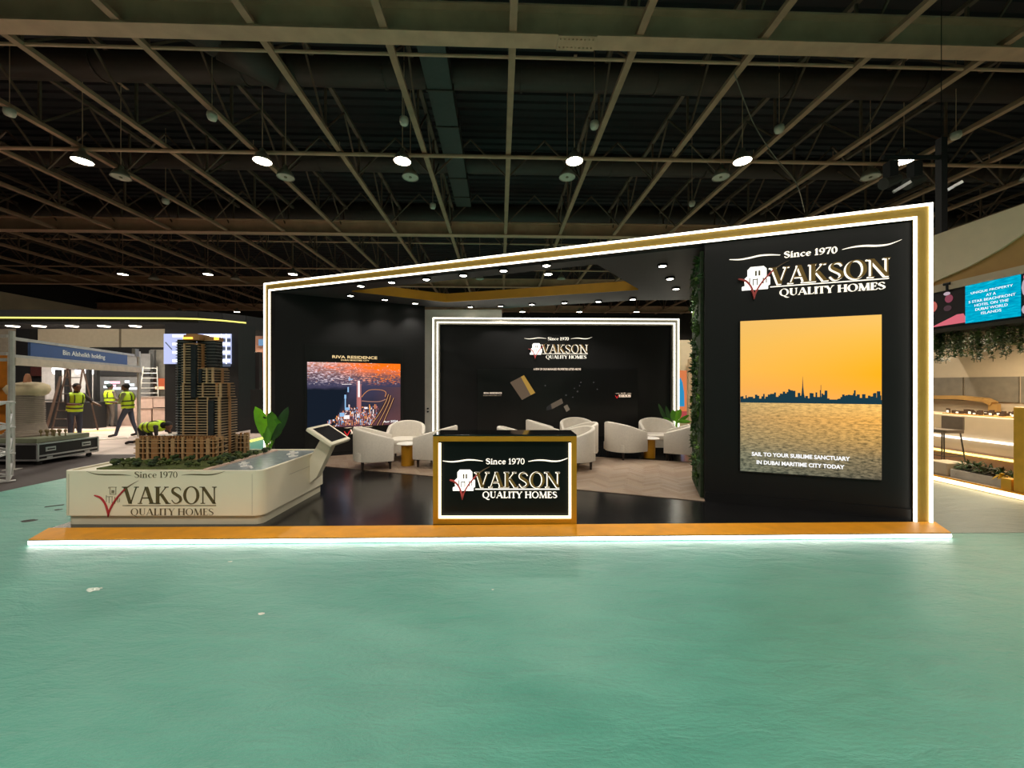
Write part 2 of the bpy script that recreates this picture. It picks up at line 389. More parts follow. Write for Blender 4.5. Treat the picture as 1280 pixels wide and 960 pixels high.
# ------------------------------------------------------------------ plain lettering (Blender's built-in typeface turned into mesh)
def text(name, txt, W, H, m, parent=None, loc=(0,0,0), rz=0.0, bold=.0, depth=.002, center=True, label=None):
    c = bpy.data.curves.new(name, 'FONT'); c.body = txt; c.size = 1; c.extrude = .01; c.offset = bold
    c.align_x = 'CENTER' if center else 'LEFT'; c.space_line = .95; c.resolution_u = 3
    t = bpy.data.objects.new(name, c); COL.objects.link(t)
    bpy.context.view_layer.update()
    me = bpy.data.meshes.new_from_object(t.evaluated_get(bpy.context.evaluated_depsgraph_get()))
    bpy.data.objects.remove(t)
    xs = [v.co.x for v in me.vertices]; ys = [v.co.y for v in me.vertices]
    sx = W/(max(xs)-min(xs)); sy = H/(max(ys)-min(ys)) if H else sx
    x0 = min(xs) if not center else (max(xs)+min(xs))/2
    for v in me.vertices:
        x, y, z = v.co
        v.co = ((x-x0)*sx, -(z+.01)/.02*depth, (y-min(ys))*sy)
    me.materials.clear(); me.materials.append(m); me.name = name
    o = link(name, me, parent, loc, (0, 0, rz))
    return tagset(o, label=label)

# ------------------------------------------------------------------ frames for the slanted walls: u along, v back, z up
class Fr:
    def __init__(s, a, b):
        s.o = Vector(a); d = Vector(b)-s.o; s.L = d.length; s.x = d.normalized(); s.y = Vector((-s.x.y, s.x.x)); s.rz = math.atan2(d.y, d.x)
    def p(s, u, v=0, z=0): q = s.o+s.x*u+s.y*v; return (q.x, q.y, z)
    def at(s, px, v=0):     # where the sight line through image column px meets the plane v: (u, depth)
        k = (px-640)/F; o = s.o+s.y*v
        u = (k*o.y-o.x)/(s.x.x-k*s.x.y)
        return u, o.y+u*s.x.y
    def uz(s, px, py, v=0):
        u, Y = s.at(px, v); return u, CH-(py-480)*Y/F
def G(px, py, z=0): y = (CH-z)*F/(py-480); return ((px-640)*y/F, y)
def DX(px, y): return (px-640)*y/F
def DZ(py, y): return CH-(py-480)*y/F
ARCH = Fr((-5.26, 8.22), (4.98, 4.58))
LW = Fr((-5.11, 8.21), (-2.19, 9.65))
CW = Fr((-2.0, 9.72), (4.29, 9.9))
FR = Fr((-5.08, 4.04), (4.83, 4.23))
HALL = math.atan2(.031, 1)                # the hall is turned a little against the camera
def hp(a, b, z=0): return (a-.031*b, b+.031*a, z)
PZ = .06
# ================================================================== SETTING: floors, walls, roof
def S(o): o['kind'] = 'structure'; return o
S(MB().box(-46, 46, -16, 46, -.1, 0).build('floor', HALLFLOOR))
S(MB().prism([(-26, 9.15), (-8.05, 9.3), (-8.05, 17.2), (-26, 17.2)], 0, .003).build('floor_paper', PALEFLOOR))
S(MB().box(-8.05, 46, -15, 30, 0, .004).build('floor_teal_carpet', TEAL))
sm_ = MB().bar((-.74, 3.95, .005), (-.20, -.6, .005), .012, .004).build('film_seam', TEAL, bpy.data.objects['floor_teal_carpet'])
S(MB().prism([(5.0, 4.36), (46, 5.2), (46, 30), (5.0, 30)], .004, .008).build('floor_grey_carpet', GREYGREEN))
S(MB().prism([(-8.05, 2), (-8.05, 9.2), (-30, 9.0), (-30, 2)], 0, .005).build('floor_dark_carpet', ASPHALT))
HW = mat('hall wall beige', (236, 218, 184), .8, vs_=.4)
HD = mat('hall wall dark', (46, 42, 38), .8)
def hwall(name, a0, a1, b0, b1, z0, z1, m):
    return S(MB().prism([hp(a0,b0)[:2], hp(a1,b0)[:2], hp(a1,b1)[:2], hp(a0,b1)[:2]], z0, z1).build(name, m))
hwall('wall_left', -41.4, -41, -15, 42, 0, 9.3, HW)
hwall('wall_right', 43, 43.4, -15, 42, 0, 9.3, HD)
hwall('wall_back', -41, 43, 42, 42.4, 0, 13, HD)
hwall('wall_front', -41, 43, -15.4, -15, 0, 13, HD)
hwall('wall_left_upper', -41.4, -41, -15, 42, 9.3, 13, HD)
hwall('wall_right_upper', 43, 43.4, -15, 42, 9.3, 13, HD)
# corrugated roof deck, ribs running across the hall
rows = []
b = -16
while b < 42.5:
    for db, z in ((0, 12.1), (.16, 12.1), (.2, 12.18), (.36, 12.18), (.4, 12.1)):
        rows.append([hp(-42, b+db, z), hp(44, b+db, z)])
    b += .42
S(MB().grid(rows).build('ceiling', DECK))

# cross beams with bottom flange
CHZ = CH+7.59
for i, b in enumerate((-2.8, 8.3, 19.55, 30.0, 40.2)):
    t = thing('roof_beam', 'painted steel cross beam under the roof, %s from the camera' % ('behind the view', 'nearest', 'second', 'third', 'fourth')[i], 'beam', hp(0, b, CHZ), HALL, kind='structure')
    B(-42, 44, 0, .37, 0, .04).build('flange', BEAM, t)
    B(-42, 44, .16, .21, .04, .62).build('web', BEAM, t)
    B(-42, 44, 0, .37, .62, .66).build('flange', BEAM, t)
    if i == 1:
        pl = B(1.27, 2.12, .0, .37, -.025, 0).build('splice_plate', BEAM, t)
        m = MB()
        for kx in range(9):
            for yy in (.08, .29): m.tube((1.33+kx*.09, yy, -.05), (1.33+kx*.09, yy, -.025), .018, n=6)
        m.build('bolts', BEAM, pl, kind='stuff')
        B(1.27, 2.12, .13, .16, .1, .56).build('splice_plate', BEAM, t)
# lengthways trusses
bc = MB().box(-.08, .08, 0, 44.5, 0, .1); bc.box(-.02, .02, 0, 44.5, .1, .16)
bc = bc.mesh('bottom_chord', TRUSS)
tc_ = B(-.06, .06, 0, 44.5, 1.55, 1.67).mesh('top_chord', WEB)
ve = B(-.03, .03, -.03, .03, .1, 1.55).mesh('post', WEB)
dgm = MB().bar((0,0,.1), (0,1.38,1.55), .05, .05).mesh('diagonal', WEB)
ORD = ['', 'first', 'second', 'third', 'fourth', 'fifth', 'sixth', 'seventh', 'eighth', 'ninth', 'tenth', 'eleventh', 'twelfth', 'thirteenth']
for i in range(-12, 13):
    a = .28+2.78*i
    lab = 'lengthways roof truss running straight over the counter' if i == 0 else '%s lengthways roof truss to the %s of the one over the counter' % (ORD[abs(i)], 'left' if i < 0 else 'right')
    t = thing('roof_truss', lab, 'truss', hp(a, -3.0, CHZ+.05), HALL, 'lengthways roof trusses', 'structure')
    link('bottom_chord', bc, t); link('top_chord', tc_, t)
    for k in range(0, 16):
        y = 2.76*k+1.0
        link('post', ve, t, (0, y, 0))
        link('diagonal', dgm, t, (0, y, 0)); link('diagonal', dgm, t, (0, y, 0), (0, 0, PI))
# cross bracing between the trusses and pipes across the hall
for b, pw, dz in ((9.05, .035, .12), (12.8, .06, -.02), (25.6, .05, 0.0), (15.9, .05, 1.5), (23.0, .05, .8)):
    t = thing('ceiling_pipe', {9.05: 'thin sprinkler pipe crossing below the roof close behind the nearest beam', 12.8: 'pipe crossing the roof at the front row of lamps', 25.6: 'pipe crossing the roof at the second row of lamps', 15.9: 'pipe crossing high under the roof deck in the middle', 23.0: 'pipe crossing the roof behind the second beam'}[b], 'pipe', hp(0, b, CHZ+dz), HALL, kind='structure')
    MB().tube((-40, 0, 0), (40, 0, 0), pw, n=8).build('pipe', BEAM, t)
    m = MB()
    for k in range(-14, 15): m.tube((k*2.78+.28, 0, 0), (k*2.78+.28, 0, .4), .012, n=5)
    m.build('hanger', BEAM, t, kind='stuff')
brace = MB()
brace.bar((0,0,.1), (1.39,0,1.5), .05, .05); brace.bar((2.78,0,.1), (1.39,0,1.5), .05, .05)
brace = brace.mesh('brace', WEB)
for b, nm in ((14.4, 'first'), (18.6, 'second'), (21.8, 'third'), (28.0, 'fourth'), (34.0, 'fifth')):
    t = thing('cross_bracing', '%s row of slanting cross braces between the roof trusses' % nm, 'bracing', hp(.28, b, CHZ+.05), HALL, kind='structure')
    for i in range(-12, 12): link('brace', brace, t, (2.78*i, 0, 0))
# ducts
for b, z, r, nm in ((11.3, 9.1, .4, 'nearest'), (16.0, 9.2, .42, 'middle'), (20.9, 9.3, .45, 'farthest')):
    t = thing('air_duct', '%s round dark air duct crossing above the trusses' % nm, 'duct', hp(0, b, CH+z), HALL, kind='structure')
    MB().tube((-40, 0, 0), (40, 0, 0), r, n=16).build('duct_body', DUCT, t, smooth=True)
    for k in range(-9, 10): MB().tube((k*4+.6, 0, 0), (k*4+.66, 0, 0), r+.03, n=16).build('flange', DUCT, t)
t = thing('air_duct', 'square dark duct running lengthways left of the middle truss', 'duct', hp(-1.75, 8.6, CH+8.55), HALL, kind='structure')
B(-.36, .36, 0, 10, 0, .5).build('duct_body', mat('square duct', (66, 62, 60), .5, metal=.3), t)
for k in range(6): B(-.4, .4, 1+k*1.6, 1.06+k*1.6, -.03, .53).build('flange', DUCT, t)
t = thing('air_duct', 'fat slanting duct elbow above the left lamps', 'duct', hp(-7.9, 9.4, CH+8.9), HALL, kind='structure')
MB().path([(0,0,.2), (.6,.8,.1), (1.6,1.7,0), (1.75,2.1,.2)], .5, 14).build('duct_body', DUCT, t, smooth=True)

# high-bay lamps
LZ = CH+7.15
def lamp_mesh():
    m = MB().lathe([(.05,.42),(.08,.40),(.09,.30),(.17,.24),(.25,.1),(.285,0),(.27,0),(.235,.1),(.15,.22),(.02,.26)], 16)
    return m.mesh('reflector', mat('lamp reflector', (168, 160, 146), .4, metal=.5), True)
RM = lamp_mesh(); stem_ = MB().tube((0,0,.4), (0,0,3.24), .014, n=6).box(-.05, .05, -.24, .24, 3.22, 3.25).mesh('stem', BEAM);
lens_on = MB().lathe([(.0,.02),(.262,.02),(.25,.045),(.0,.05)], 16).mesh('lens', LAMPON)
lens_off = MB().lathe([(.0,.02),(.262,.02),(.25,.045),(.0,.05)], 16).mesh('lens', mat('unlit lamp glass', (196, 190, 176), .25, var=.05))
bulb = MB().lathe([(.0,-.02),(.04,-.02),(.05,.02),(.0,.03)], 8).mesh('bulb', mat('lamp bulb', (150, 140, 122), .3))
def highbay(a, b, on, label, z=LZ):
    t = thing('high_bay_lamp', label, 'lamp', hp(a, b, z), 0, 'lit high-bay lamps' if on else 'unlit high-bay lamps')
    link('reflector', RM, t); link('stem', stem_, t); link('lens', lens_on if on else lens_off, t)
    if not on: link('bulb', bulb, t)
    if on:
        l = bpy.data.lights.new('lamp_light', 'SPOT'); l.energy = HALL_LAMP; l.spot_size = R_(152); l.spot_blend = .85
        l.color = (1.0, .92, .80); l.shadow_soft_size = .25
        o = bpy.data.objects.new('lamp_light', l); COL.objects.link(o); o.parent = t; o.location = (0, 0, -.03)
def R_(d): return d*PI/180
row = ['front', 'second', 'third']
LR = ((12.35, [DX(p, 12.35) for p in (-120, 103, 328, 503, 718, 928, 1130, 1345)]), (25.1, [2.42+.72-.031*25.1+5.56*i for i in range(-5, 6)]), (38.2, [1.03+5.68*i for i in range(-6, 7)]))
UN = [DX(p, 13.3) for p in (-60, 151, 357, 513, 709, 901, 1088, 1290)]
def highbay_at(x, y, on, label, z=LZ): b = (y-.031*x)/(1+.031**2); highbay(x+.031*b, b, on, label, z)
for r, (y, xs) in enumerate(LR):
    for n, x in enumerate(xs):
        highbay_at(x, y, True, 'lit dome lamp of the %s row, %s from its left end' % (row[r], ORD[n+1]))
        if r == 0: highbay_at(UN[n], 13.3, False, 'unlit dome lamp just behind the %s lit lamp of the front row' % ORD[n+1])
        if r == 1: highbay_at(x+1.0, y+1.1, False, 'unlit dome lamp just behind the %s lit lamp of the second row' % ORD[n+1])
for b in (-1.2, -11):            # the rows that hang behind the camera
    for i in range(-3, 4):
        highbay(2.42+5.56*i, b, True, 'lit dome lamp behind the camera, %s of the %s' % (ORD[i+4], 'row just behind' if b > -5 else 'row far behind'))
# small white detectors on the trusses
for k, (px, py) in enumerate(((265, 146), (743, 157), (505, 152), (974, 162), (12, 141), (541, 258), (865, 255), (207, 252), (1195, 170))):
    y = 7.4*F/(480-py); t = thing('detector', 'small white ceiling detector hanging near %s' % ('the second lit lamp from the left', 'the middle truss on its right side', 'the third lit lamp', 'the fifth lit lamp', 'the left picture edge', 'the lower middle of the trusses', 'the slanted arch top on the right', 'the second beam on the left', 'the right end rigging')[k], 'detector', (DX(px, y), y, CH+7.4))
    MB().lathe([(.0,-.1),(.1,-.08),(.13,0),(.12,.1),(.0,.12)], 10).build('body', mat('detector white', (206, 198, 184), .5), t, smooth=True)
    MB().tube((0,0,.1), (0,0,2.98), .01, n=5).build('stem', BEAM, t)
t = thing('hanging_cable', 'thin grey cable hanging from a truss above the tall screen', 'cable', (0, 0, 0))
pts = [(DX(px, y), y, DZ(py, y)) for px, py, y in ((918, 92, 9.4), (930, 125, 10), (945, 160, 10.6), (968, 195, 11), (995, 228, 11.6), (1006, 265, 12))]
MB().path(catmull(pts, 4), .014, 5).build('cable', mat('cable grey', (120, 112, 100), .6), t)
# lighting rig up to the right of the arch
t = thing('lighting_rig', 'dark moving head lights rigged on a pole above the arch corner', 'rig', (8.05, 7.2, 5.6))
B(-.055, .055, -.055, .055, -1.2, .7).build('pole', BLACKFLAT, t)
MB().tube((0,0,.7), (0,0,6.5), .006, n=5).build('suspension', BLACKFLAT, t)
MB().tube((-1.1, 0, .35), (.1, 0, .35), .04, n=8).build('rail', BLACKFLAT, t)
for x in (-.95, -.5):
    h = MB().box(x-.08, x+.08, -.07, .07, -.1, .25).build('yoke', BLACKFLAT, t)
    MB().tube((x-.16, -.02, -.16), (x+.12, -.02, -.06), .11, .08, 10).build('lamp_head', mat('rig lamp', (70, 66, 62), .4), h)
for x, c in ((-.8, ALU), (.15, ALU)): MB().bar((x-.1,0,-.3), (x+.12,-.1,-.16), .05, .05).build('clamp', c, t)
# ================================================================== THE STAND: platform, walls, arch, canopy
u = FR
pf = [u.p(0)[:2], u.p(u.L)[:2], (5.02, 4.56), (5.3, 10.6), (-5.32, 10.6), (-5.26, 4.36)]
plat = S(MB().prism(pf, .012, PZ).build('floor_platform', BLACKGLOSS))
plat['label'] = 'low glossy black platform of the stand'
gl = [(u.p(0)[0], u.p(0)[1]-.006), (u.p(u.L)[0], u.p(u.L)[1]-.006), (5.02, 4.555), (-5.26, 4.36)]
e = MB().prism(gl, PZ+.0005, PZ+.007).build('gold_edging', GOLDEDGE, plat, label='gold strip along the platform front')
def strip(name, p0, p1, w_, h_, m, parent=None, label=None): return MB().bar(p0, p1, w_, h_).build(name, m, parent, label=label)
strip('light_strip', u.p(.0, -.008, .031), u.p(u.L, -.008, .031), .01, .034, LEDF, plat, 'white light strip under the platform edge')
# wood floor of herringbone planks, cut along the arch and along the back
def clip(P, Q):
    out = P
    n = len(Q)
    for i in range(n):
        a, b = Q[i], Q[(i+1) % n]; src = out; out = []
        ins = lambda p: (b[0]-a[0])*(p[1]-a[1])-(b[1]-a[1])*(p[0]-a[0]) >= -1e-9
        for j in range(len(src)):
            p, q = src[j], src[(j+1) % len(src)]
            ip, iq = ins(p), ins(q)
            if ip: out.append(p)
            if ip != iq:
                d0 = (b[0]-a[0])*(p[1]-a[1])-(b[1]-a[1])*(p[0]-a[0]); d1 = (b[0]-a[0])*(q[1]-a[1])-(b[1]-a[1])*(q[0]-a[0])
                t = d0/(d0-d1); out.append((p[0]+(q[0]-p[0])*t, p[1]+(q[1]-p[1])*t))
        if not out: return []
    return out
wq = [ARCH.p(1.4, -.04)[:2], ARCH.p(8.46, -.04)[:2], (3.75, 8.02), (-1.35, 9.62), LW.p(2.9, 0)[:2], LW.p(.25, 0)[:2]]
sub = S(MB().prism(wq, PZ, PZ+.003).build('floor_wood', mat('dark plank joint', (52, 42, 34), .8)))
sub['label'] = 'pale herringbone wood floor of the seating area'
woods = [mat('oak plank '+n, c, .42, vs_=3, var=.12, stretch=(2, 30, 1), bump=.08, bs=8) for n, c in (('pale', (152, 132, 113)), ('mid', (142, 122, 104)), ('grey', (148, 130, 114)), ('warm', (136, 114, 95)))]
PW, NN = .078, 5
ang = ARCH.rz+PI/4
e1 = Vector((math.cos(ang), math.sin(ang))); e2 = Vector((-e1.y, e1.x)); o0 = Vector((-5, 7.5))
pms = [MB().box(.0015, PW*NN-.0015, .0015, PW-.0015, 0, .007).mesh('plank', m_) for m_ in woods]
PL = []
for i in range(-60, 170):
    for j in range(-100, 100):
        d = (i-j) % (2*NN)
        if d == 0: c0, ex, ey, r = o0+e1*i*PW+e2*j*PW, e1, e2, ang
        elif d == 2*NN-1: c0, ex, ey, r = o0+e1*(i+1)*PW+e2*j*PW, e2, -e1, ang+PI/2
        else: continue
        L = PW*NN; q = [c0, c0+ex*L, c0+ex*L+ey*PW, c0+ey*PW]
        q = [(p.x, p.y) for p in q]
        k = clip(q, wq)
        if len(k) < 3: continue
        ar = abs(sum(k[t][0]*k[(t+1) % len(k)][1]-k[(t+1) % len(k)][0]*k[t][1] for t in range(len(k)))/2)
        if ar < .0012: continue
        cx = sum(p[0] for p in k)/len(k); cy = sum(p[1] for p in k)/len(k)
        hid = -1.05 < cx/cy*4.5 < .8 and cy < 6.6     # behind the counter
        PL.append((cy+(3 if hid else 0), c0, r, k, ar > .99*L*PW, random.randrange(4)))
PL.sort(key=lambda t: t[0])
rest = [MB() for _ in woods]
for n, (cy, c0, r, k, full, wi) in enumerate(PL):
    if n < 300:
        if full: link('plank', pms[wi], sub, (c0.x, c0.y, PZ+.003), (0, 0, r))
        else: MB().prism(k, PZ+.003, PZ+.0098).build('plank', woods[wi], sub)
    else: rest[wi].prism(k, PZ+.003, PZ+.0098)
for m_, w_ in zip(rest, woods):
    if m_.v: m_.build('far_planks', w_, sub, kind='stuff')

# --- the slanted arch with two light lines
AH, AS = 3.84, .17
def arch_thing():
    t = thing('light_arch', 'tall slanted portal frame edged with two white light lines', 'arch', (*ARCH.o, PZ), ARCH.rz)
    L = ARCH.L; H = AH-PZ
    gd = mat('arch gold face', (160, 128, 52), .4, metal=.2, var=.06)
    for nm, x0, x1, z0, z1 in (('post', 0, AS, 0, H), ('post', L-AS, L, 0, H), ('top_beam', AS, L-AS, H-AS, H)):
        o = B(x0, x1, -.02, .1, z0, z1).build(nm, BLACKFLAT, t)
        B(x0, x1, -.04, -.02, z0, z1).build('gold_face', gd, o, label='gold front face')
    q = .026
    y0, y1 = -.062, -.04
    for (x0, x1, z0, z1) in ((0, q, 0, H), (AS-q, AS, 0, H-AS+q), (L-q, L, 0, H), (L-AS, L-AS+q, 0, H-AS+q), (q, L-q, H-q, H), (AS, L-AS, H-AS, H-AS+q)):
        B(x0, x1, y0, y1, z0, z1).build('light_strip', LED, t, label='white light line')
arch_thing()
# --- right wall with the tall screen
u880 = ARCH.at(881, .0)[0]
wr = thing('wall_right_stand', 'tall black wall block with the sunset screen', None, (*ARCH.o, 0), ARCH.rz, kind='structure')
B(u880, ARCH.L-.02, .0, 1.25, PZ, 3.66).build('wall_panel', WALLBLACK, wr)
B(u880+.0, ARCH.L-.18, -.02, .0, PZ, PZ+.13).build('skirting', WALLBLACK, wr)
uL, zt = ARCH.uz(925.5, 401.8, -.025); uR, zt2 = ARCH.uz(1102, 393, -.025)
z0 = (ARCH.uz(925.5, 589.5, -.025)[1]+ARCH.uz(1102, 599, -.025)[1])/2; z1 = (zt+zt2)/2
SW, SH = uR-uL, z1-z0
st_ = thing('led_screen', 'tall portrait screen showing a sunset skyline over the sea', 'screen', ARCH.p(uL, .0, z0), ARCH.rz)
B(-.012, SW+.012, -.022, -.001, -.012, SH+.012).build('housing', BLACKFLAT, st_)
def sunset(nt, x, z, co):
    sky = ramp(nt, z, [(.46, lin(240, 166, 92)), (.56, lin(252, 172, 66)), (.68, lin(254, 186, 62)), (.85, lin(248, 190, 80)), (1, lin(242, 190, 98))])
    d = mth(nt, 'MULTIPLY_ADD', mth(nt, 'ABSOLUTE', mth(nt, 'SUBTRACT', z, .64)), -3.2, 1.0, clamp=True)
    sky = mixc(nt, mth(nt, 'MULTIPLY', mth(nt, 'MULTIPLY', x, d), .8), sky, lin(255, 172, 10))
    sky = mixc(nt, mth(nt, 'MULTIPLY', mth(nt, 'SUBTRACT', 1.0, x), .35), sky, lin(216, 170, 100))
    sea = ramp(nt, z, [(0, lin(104, 98, 82)), (.12, lin(140, 124, 92)), (.25, lin(204, 160, 90)), (.36, lin(240, 178, 88)), (.455, lin(255, 202, 112))])
    sea = mixc(nt, mth(nt, 'MULTIPLY', mth(nt, 'SUBTRACT', 1.0, x), .55), sea, lin(116, 128, 112))
    mp = nd(nt, 'Mapping', {0: co, 'Scale': (22, 1, 95)}).outputs[0]
    wv = nd(nt, 'TexNoise', {'Vector': mp, 'Scale': 1.0, 'Detail': 6.0, 'Roughness': .65})
    f = ramp(nt, wv.outputs[0], [(.36, (.16, .19, .2)), (.6, (1.32, 1.25, 1.15))])
    amt = ramp(nt, z, [(0, (1, 1, 1)), (.455, (.45, .45, .45))])
    sea = mixc(nt, amt, sea, mixc(nt, 1.0, sea, f, 'MULTIPLY'))
    return mixc(nt, mth(nt, 'GREATER_THAN', z, .457), sea, sky)
B(0, SW, -.026, -.022, 0, SH).build('picture', screenmat('sunset picture', SW, SH, sunset, 1.12), st_, label='lit sunset picture')
# skyline silhouettes on the picture
rs = random.Random(3)
sk = MB(); zb = .457*SH; sc_ = SW/177.0; sv = SH/188.0
sk.box(0, SW, -.028, -.026, zb, zb+5*sv)
x = 0.0
while x < 176:
    w_ = rs.uniform(1.5, 3.6)
    env = 8+6*math.exp(-((x-60)/16)**2)+5*math.exp(-((x-105)/14)**2)+4*math.exp(-((x-150)/20)**2)+3*math.exp(-((x-172)/6)**2)
    if 112 < x < 128: env = 5
    h_ = env*rs.uniform(.6, 1.25)
    sk.box(x*sc_, min(SW, (x+w_)*sc_), -.028, -.026, zb, zb+h_*sv); x += w_
for x, w_, h_ in ((64, 2, 17), (67, 2.4, 15), (57, 3, 14), (104, 1.2, 16), (105, .5, 22), (106, 2, 12), (145, 2, 16), (131, 3, 11), (168, 3, 13), (173, 2.5, 15), (20, 3, 10), (31, 2, 11)):
    sk.box(x*sc_, (x+w_)*sc_, -.028, -.026, zb, zb+h_*sv)
sk.vprism([(79*sc_, zb), (81.0*sc_, zb+11*sv), (81.9*sc_, zb+20*sv), (82.5*sc_, zb+33*sv), (83.1*sc_, zb+20*sv), (84.2*sc_, zb+11*sv), (87*sc_, zb)], -.0285, -.026)
sk.build('skyline', emat('skyline blue', (30, 62, 74), .9), st_, label='dark skyline silhouettes')
tw = emat('caption white', (255, 255, 255), 1.1)
cz = lambda py: (589.5-py)/188*SH
text('caption', 'SAIL TO YOUR SUBLIME SANCTUARY', .705*SW, .026*SH, tw, st_, (.44*SW, -.028, .105*SH), bold=.03)
text('caption', 'IN DUBAI MARITIME CITY TODAY', .63*SW, .026*SH, tw, st_, (.44*SW, -.028, .052*SH), bold=.03)
# lit company logo above the screen
ua, za = ARCH.uz(956, 357, .0); ub, zb_ = ARCH.uz(1108, 346, .0)
lg = thing('logo_sign', 'lit company name sign with red tick on the tall right wall', 'sign', ARCH.p(ua+.06, .0, (za+zb_)/2), ARCH.rz)
logo(lg, (ub-ua-.03)/5.56)
# living green wall on the left flank of the block
gw = thing('living_wall', 'strip of green plants covering the inner side of the tall right wall', 'plant wall', ARCH.p(u880, 0, 0), ARCH.rz)
B(-.045, -.003, .1, 1.2, PZ+.02, 3.6).build('backing', mat('green wall backing', (40, 54, 30), .9, vs_=20, var=.5), gw)
def tuft(n, L, w_, spread, seed, up=.5):
    r = random.Random(seed); m = MB()
    for k in range(n):
        a = r.uniform(0, 2*PI); el = r.uniform(-.2, 1.0)*spread; l = L*r.uniform(.6, 1.15); ww = w_*r.uniform(.7, 1.2)
        d = Vector((math.cos(a)*math.cos(el), math.sin(a)*math.cos(el), math.sin(el)*up+.15))
        s_ = d.cross(Vector((0,0,1))).normalized()*ww
        p1 = d*l*.5+Vector((0,0,.02*l)); p2 = d*l-Vector((0,0,l*.35))
        m.add([(0,0,0), p1+s_, p2, p1-s_, p1+Vector((0,0,.012))], [(0,1,4), (1,2,4), (2,3,4), (3,0,4)])
    return m
tm = [tuft(22, .13, .014, 1.2, 40+k).mesh('plant', [LEAFO, LEAFD, LEAFO, LEAFD][k]) for k in range(4)]
tm.append(tuft(14, .1, .022, 1.2, 50).mesh('plant', mat('fresh leaf', (104, 140, 58), .5, var=.3, vs_=9)))
rg = random.Random(9)
for k in range(190):
    link('plant', tm[rg.choice((0,1,2,3,0,1,4))], gw, (-.05-rg.uniform(0, -.025), rg.uniform(.12, 1.15), PZ+.1+3.35*rg.random()), (rg.uniform(-.4,.4), -PI/2+rg.uniform(-.5,.5), rg.uniform(0, 6)), [rg.uniform(.6, 1.05)]*3)

# --- left slanted wall with the aerial night screen
wl = thing('wall_left_stand', 'slanting black wall with the night city screen', None, (*LW.o, 0), LW.rz, kind='structure')
B(0, LW.L, 0, .15, PZ, 3.66).build('wall_panel', WALLBLACK, wl)
uL, _ = LW.at(381); uR, _ = LW.at(503.5)
t = thing('led_screen', 'landscape screen with an aerial night view of a lit city shore', 'screen', (*LW.p(uL)[:2], 0), LW.rz)
Wp = uR-uL
zt = LW.uz(442, 432)[1]; zb = LW.uz(442, 563)[1]
B(0, Wp, -.02, -.001, zb, zt).build('housing', mat('screen black', (13, 13, 14), .35), t)
ia, z_a = LW.uz(384, 451.7, -.02); ib, z_b = LW.uz(500.5, 455.6, -.02)
iz1 = (z_a+z_b)/2; iz0 = LW.uz(500.5, 530.3, -.02)[1]
IW, IH = ib-ia, iz1-iz0
def night(nt, x, z, co):
    nz = lambda sc, d=4.0, dist=0.0: nd(nt, 'TexNoise', {'Vector': nd(nt, 'Mapping', {0: co, 'Scale': sc}).outputs[0], 'Scale': 1.0, 'Detail': d, 'Distortion': dist}).outputs[0]
    n1 = nz((9, 1, 20)); n2 = nz((30, 1, 60), 6.0); n3 = nz((4, 1, 8), 3.0)
    base = ramp(nt, mth(nt, 'MULTIPLY_ADD', n3, .16, mth(nt, 'ADD', z, -.08)), [(0, lin(96, 62, 70)), (.12, lin(84, 58, 66)), (.32, lin(44, 44, 58)), (.5, lin(56, 52, 72)), (.68, lin(62, 60, 84)), (.8, lin(104, 78, 84)), (.92, lin(168, 110, 96)), (1, lin(206, 150, 130))])
    right = mth(nt, 'MULTIPLY_ADD', x, 2.2, -1.5, clamp=True)
    base = mixc(nt, mth(nt, 'MULTIPLY', right, mth(nt, 'LESS_THAN', z, .62)), base, lin(92, 62, 60))
    left = mth(nt, 'MULTIPLY', mth(nt, 'MULTIPLY_ADD', mth(nt, 'ADD', x, mth(nt, 'MULTIPLY', z, -.25)), -16.0, 5.0, clamp=True), mth(nt, 'MULTIPLY_ADD', mth(nt, 'MULTIPLY_ADD', n1, .08, z), -22.0, 14.6, clamp=True))
    base = mixc(nt, left, base, lin(20, 27, 38))
    fl = mth(nt, 'MULTIPLY', mth(nt, 'MULTIPLY_ADD', n2, 7.0, -3.3, clamp=True), mth(nt, 'MULTIPLY_ADD', n1, 5.0, -1.8, clamp=True))
    up = mth(nt, 'MULTIPLY_ADD', z, 9.0, -5.7, clamp=True)
    warm = mixc(nt, mth(nt, 'MULTIPLY_ADD', x, 2.0, -.5, clamp=True), lin(232, 214, 226), lin(255, 130, 20))
    c = mixc(nt, mth(nt, 'MULTIPLY', mth(nt, 'MULTIPLY', fl, up), .95), base, warm)
    glow = mth(nt, 'MULTIPLY', mth(nt, 'MULTIPLY_ADD', z, 6.0, -4.7, clamp=True), mth(nt, 'MULTIPLY_ADD', n1, 3.0, mth(nt, 'MULTIPLY_ADD', x, 1.6, -1.7)), clamp=True)
    return mixc(nt, glow, c, lin(255, 112, 22))
pic = MB().box(0, IW, -.004, 0, 0, IH).build('picture', screenmat('night picture', IW, IH, night, 1.2), t, label='lit night city picture', loc=(ia-uL, -.021, iz0))
ov = lambda pts, wd: [[(x*IW, z*IH) for x, z in q] for q in ribbon(catmull([(x, z, wd) for x, z in pts], 6))]
polys(ov([(.56,.46),(.6,.53),(.66,.575),(.78,.57),(.83,.53),(.82,.46)], .009), -.006, -.004).build('shore_road', emat('road glow', (226, 150, 96), .8), pic)
polys(ov([(.83,.42),(.76,.385),(.66,.385),(.56,.4)], .012), -.006, -.004).build('shore_road', emat('beach glow', (206, 150, 130), .7), pic)
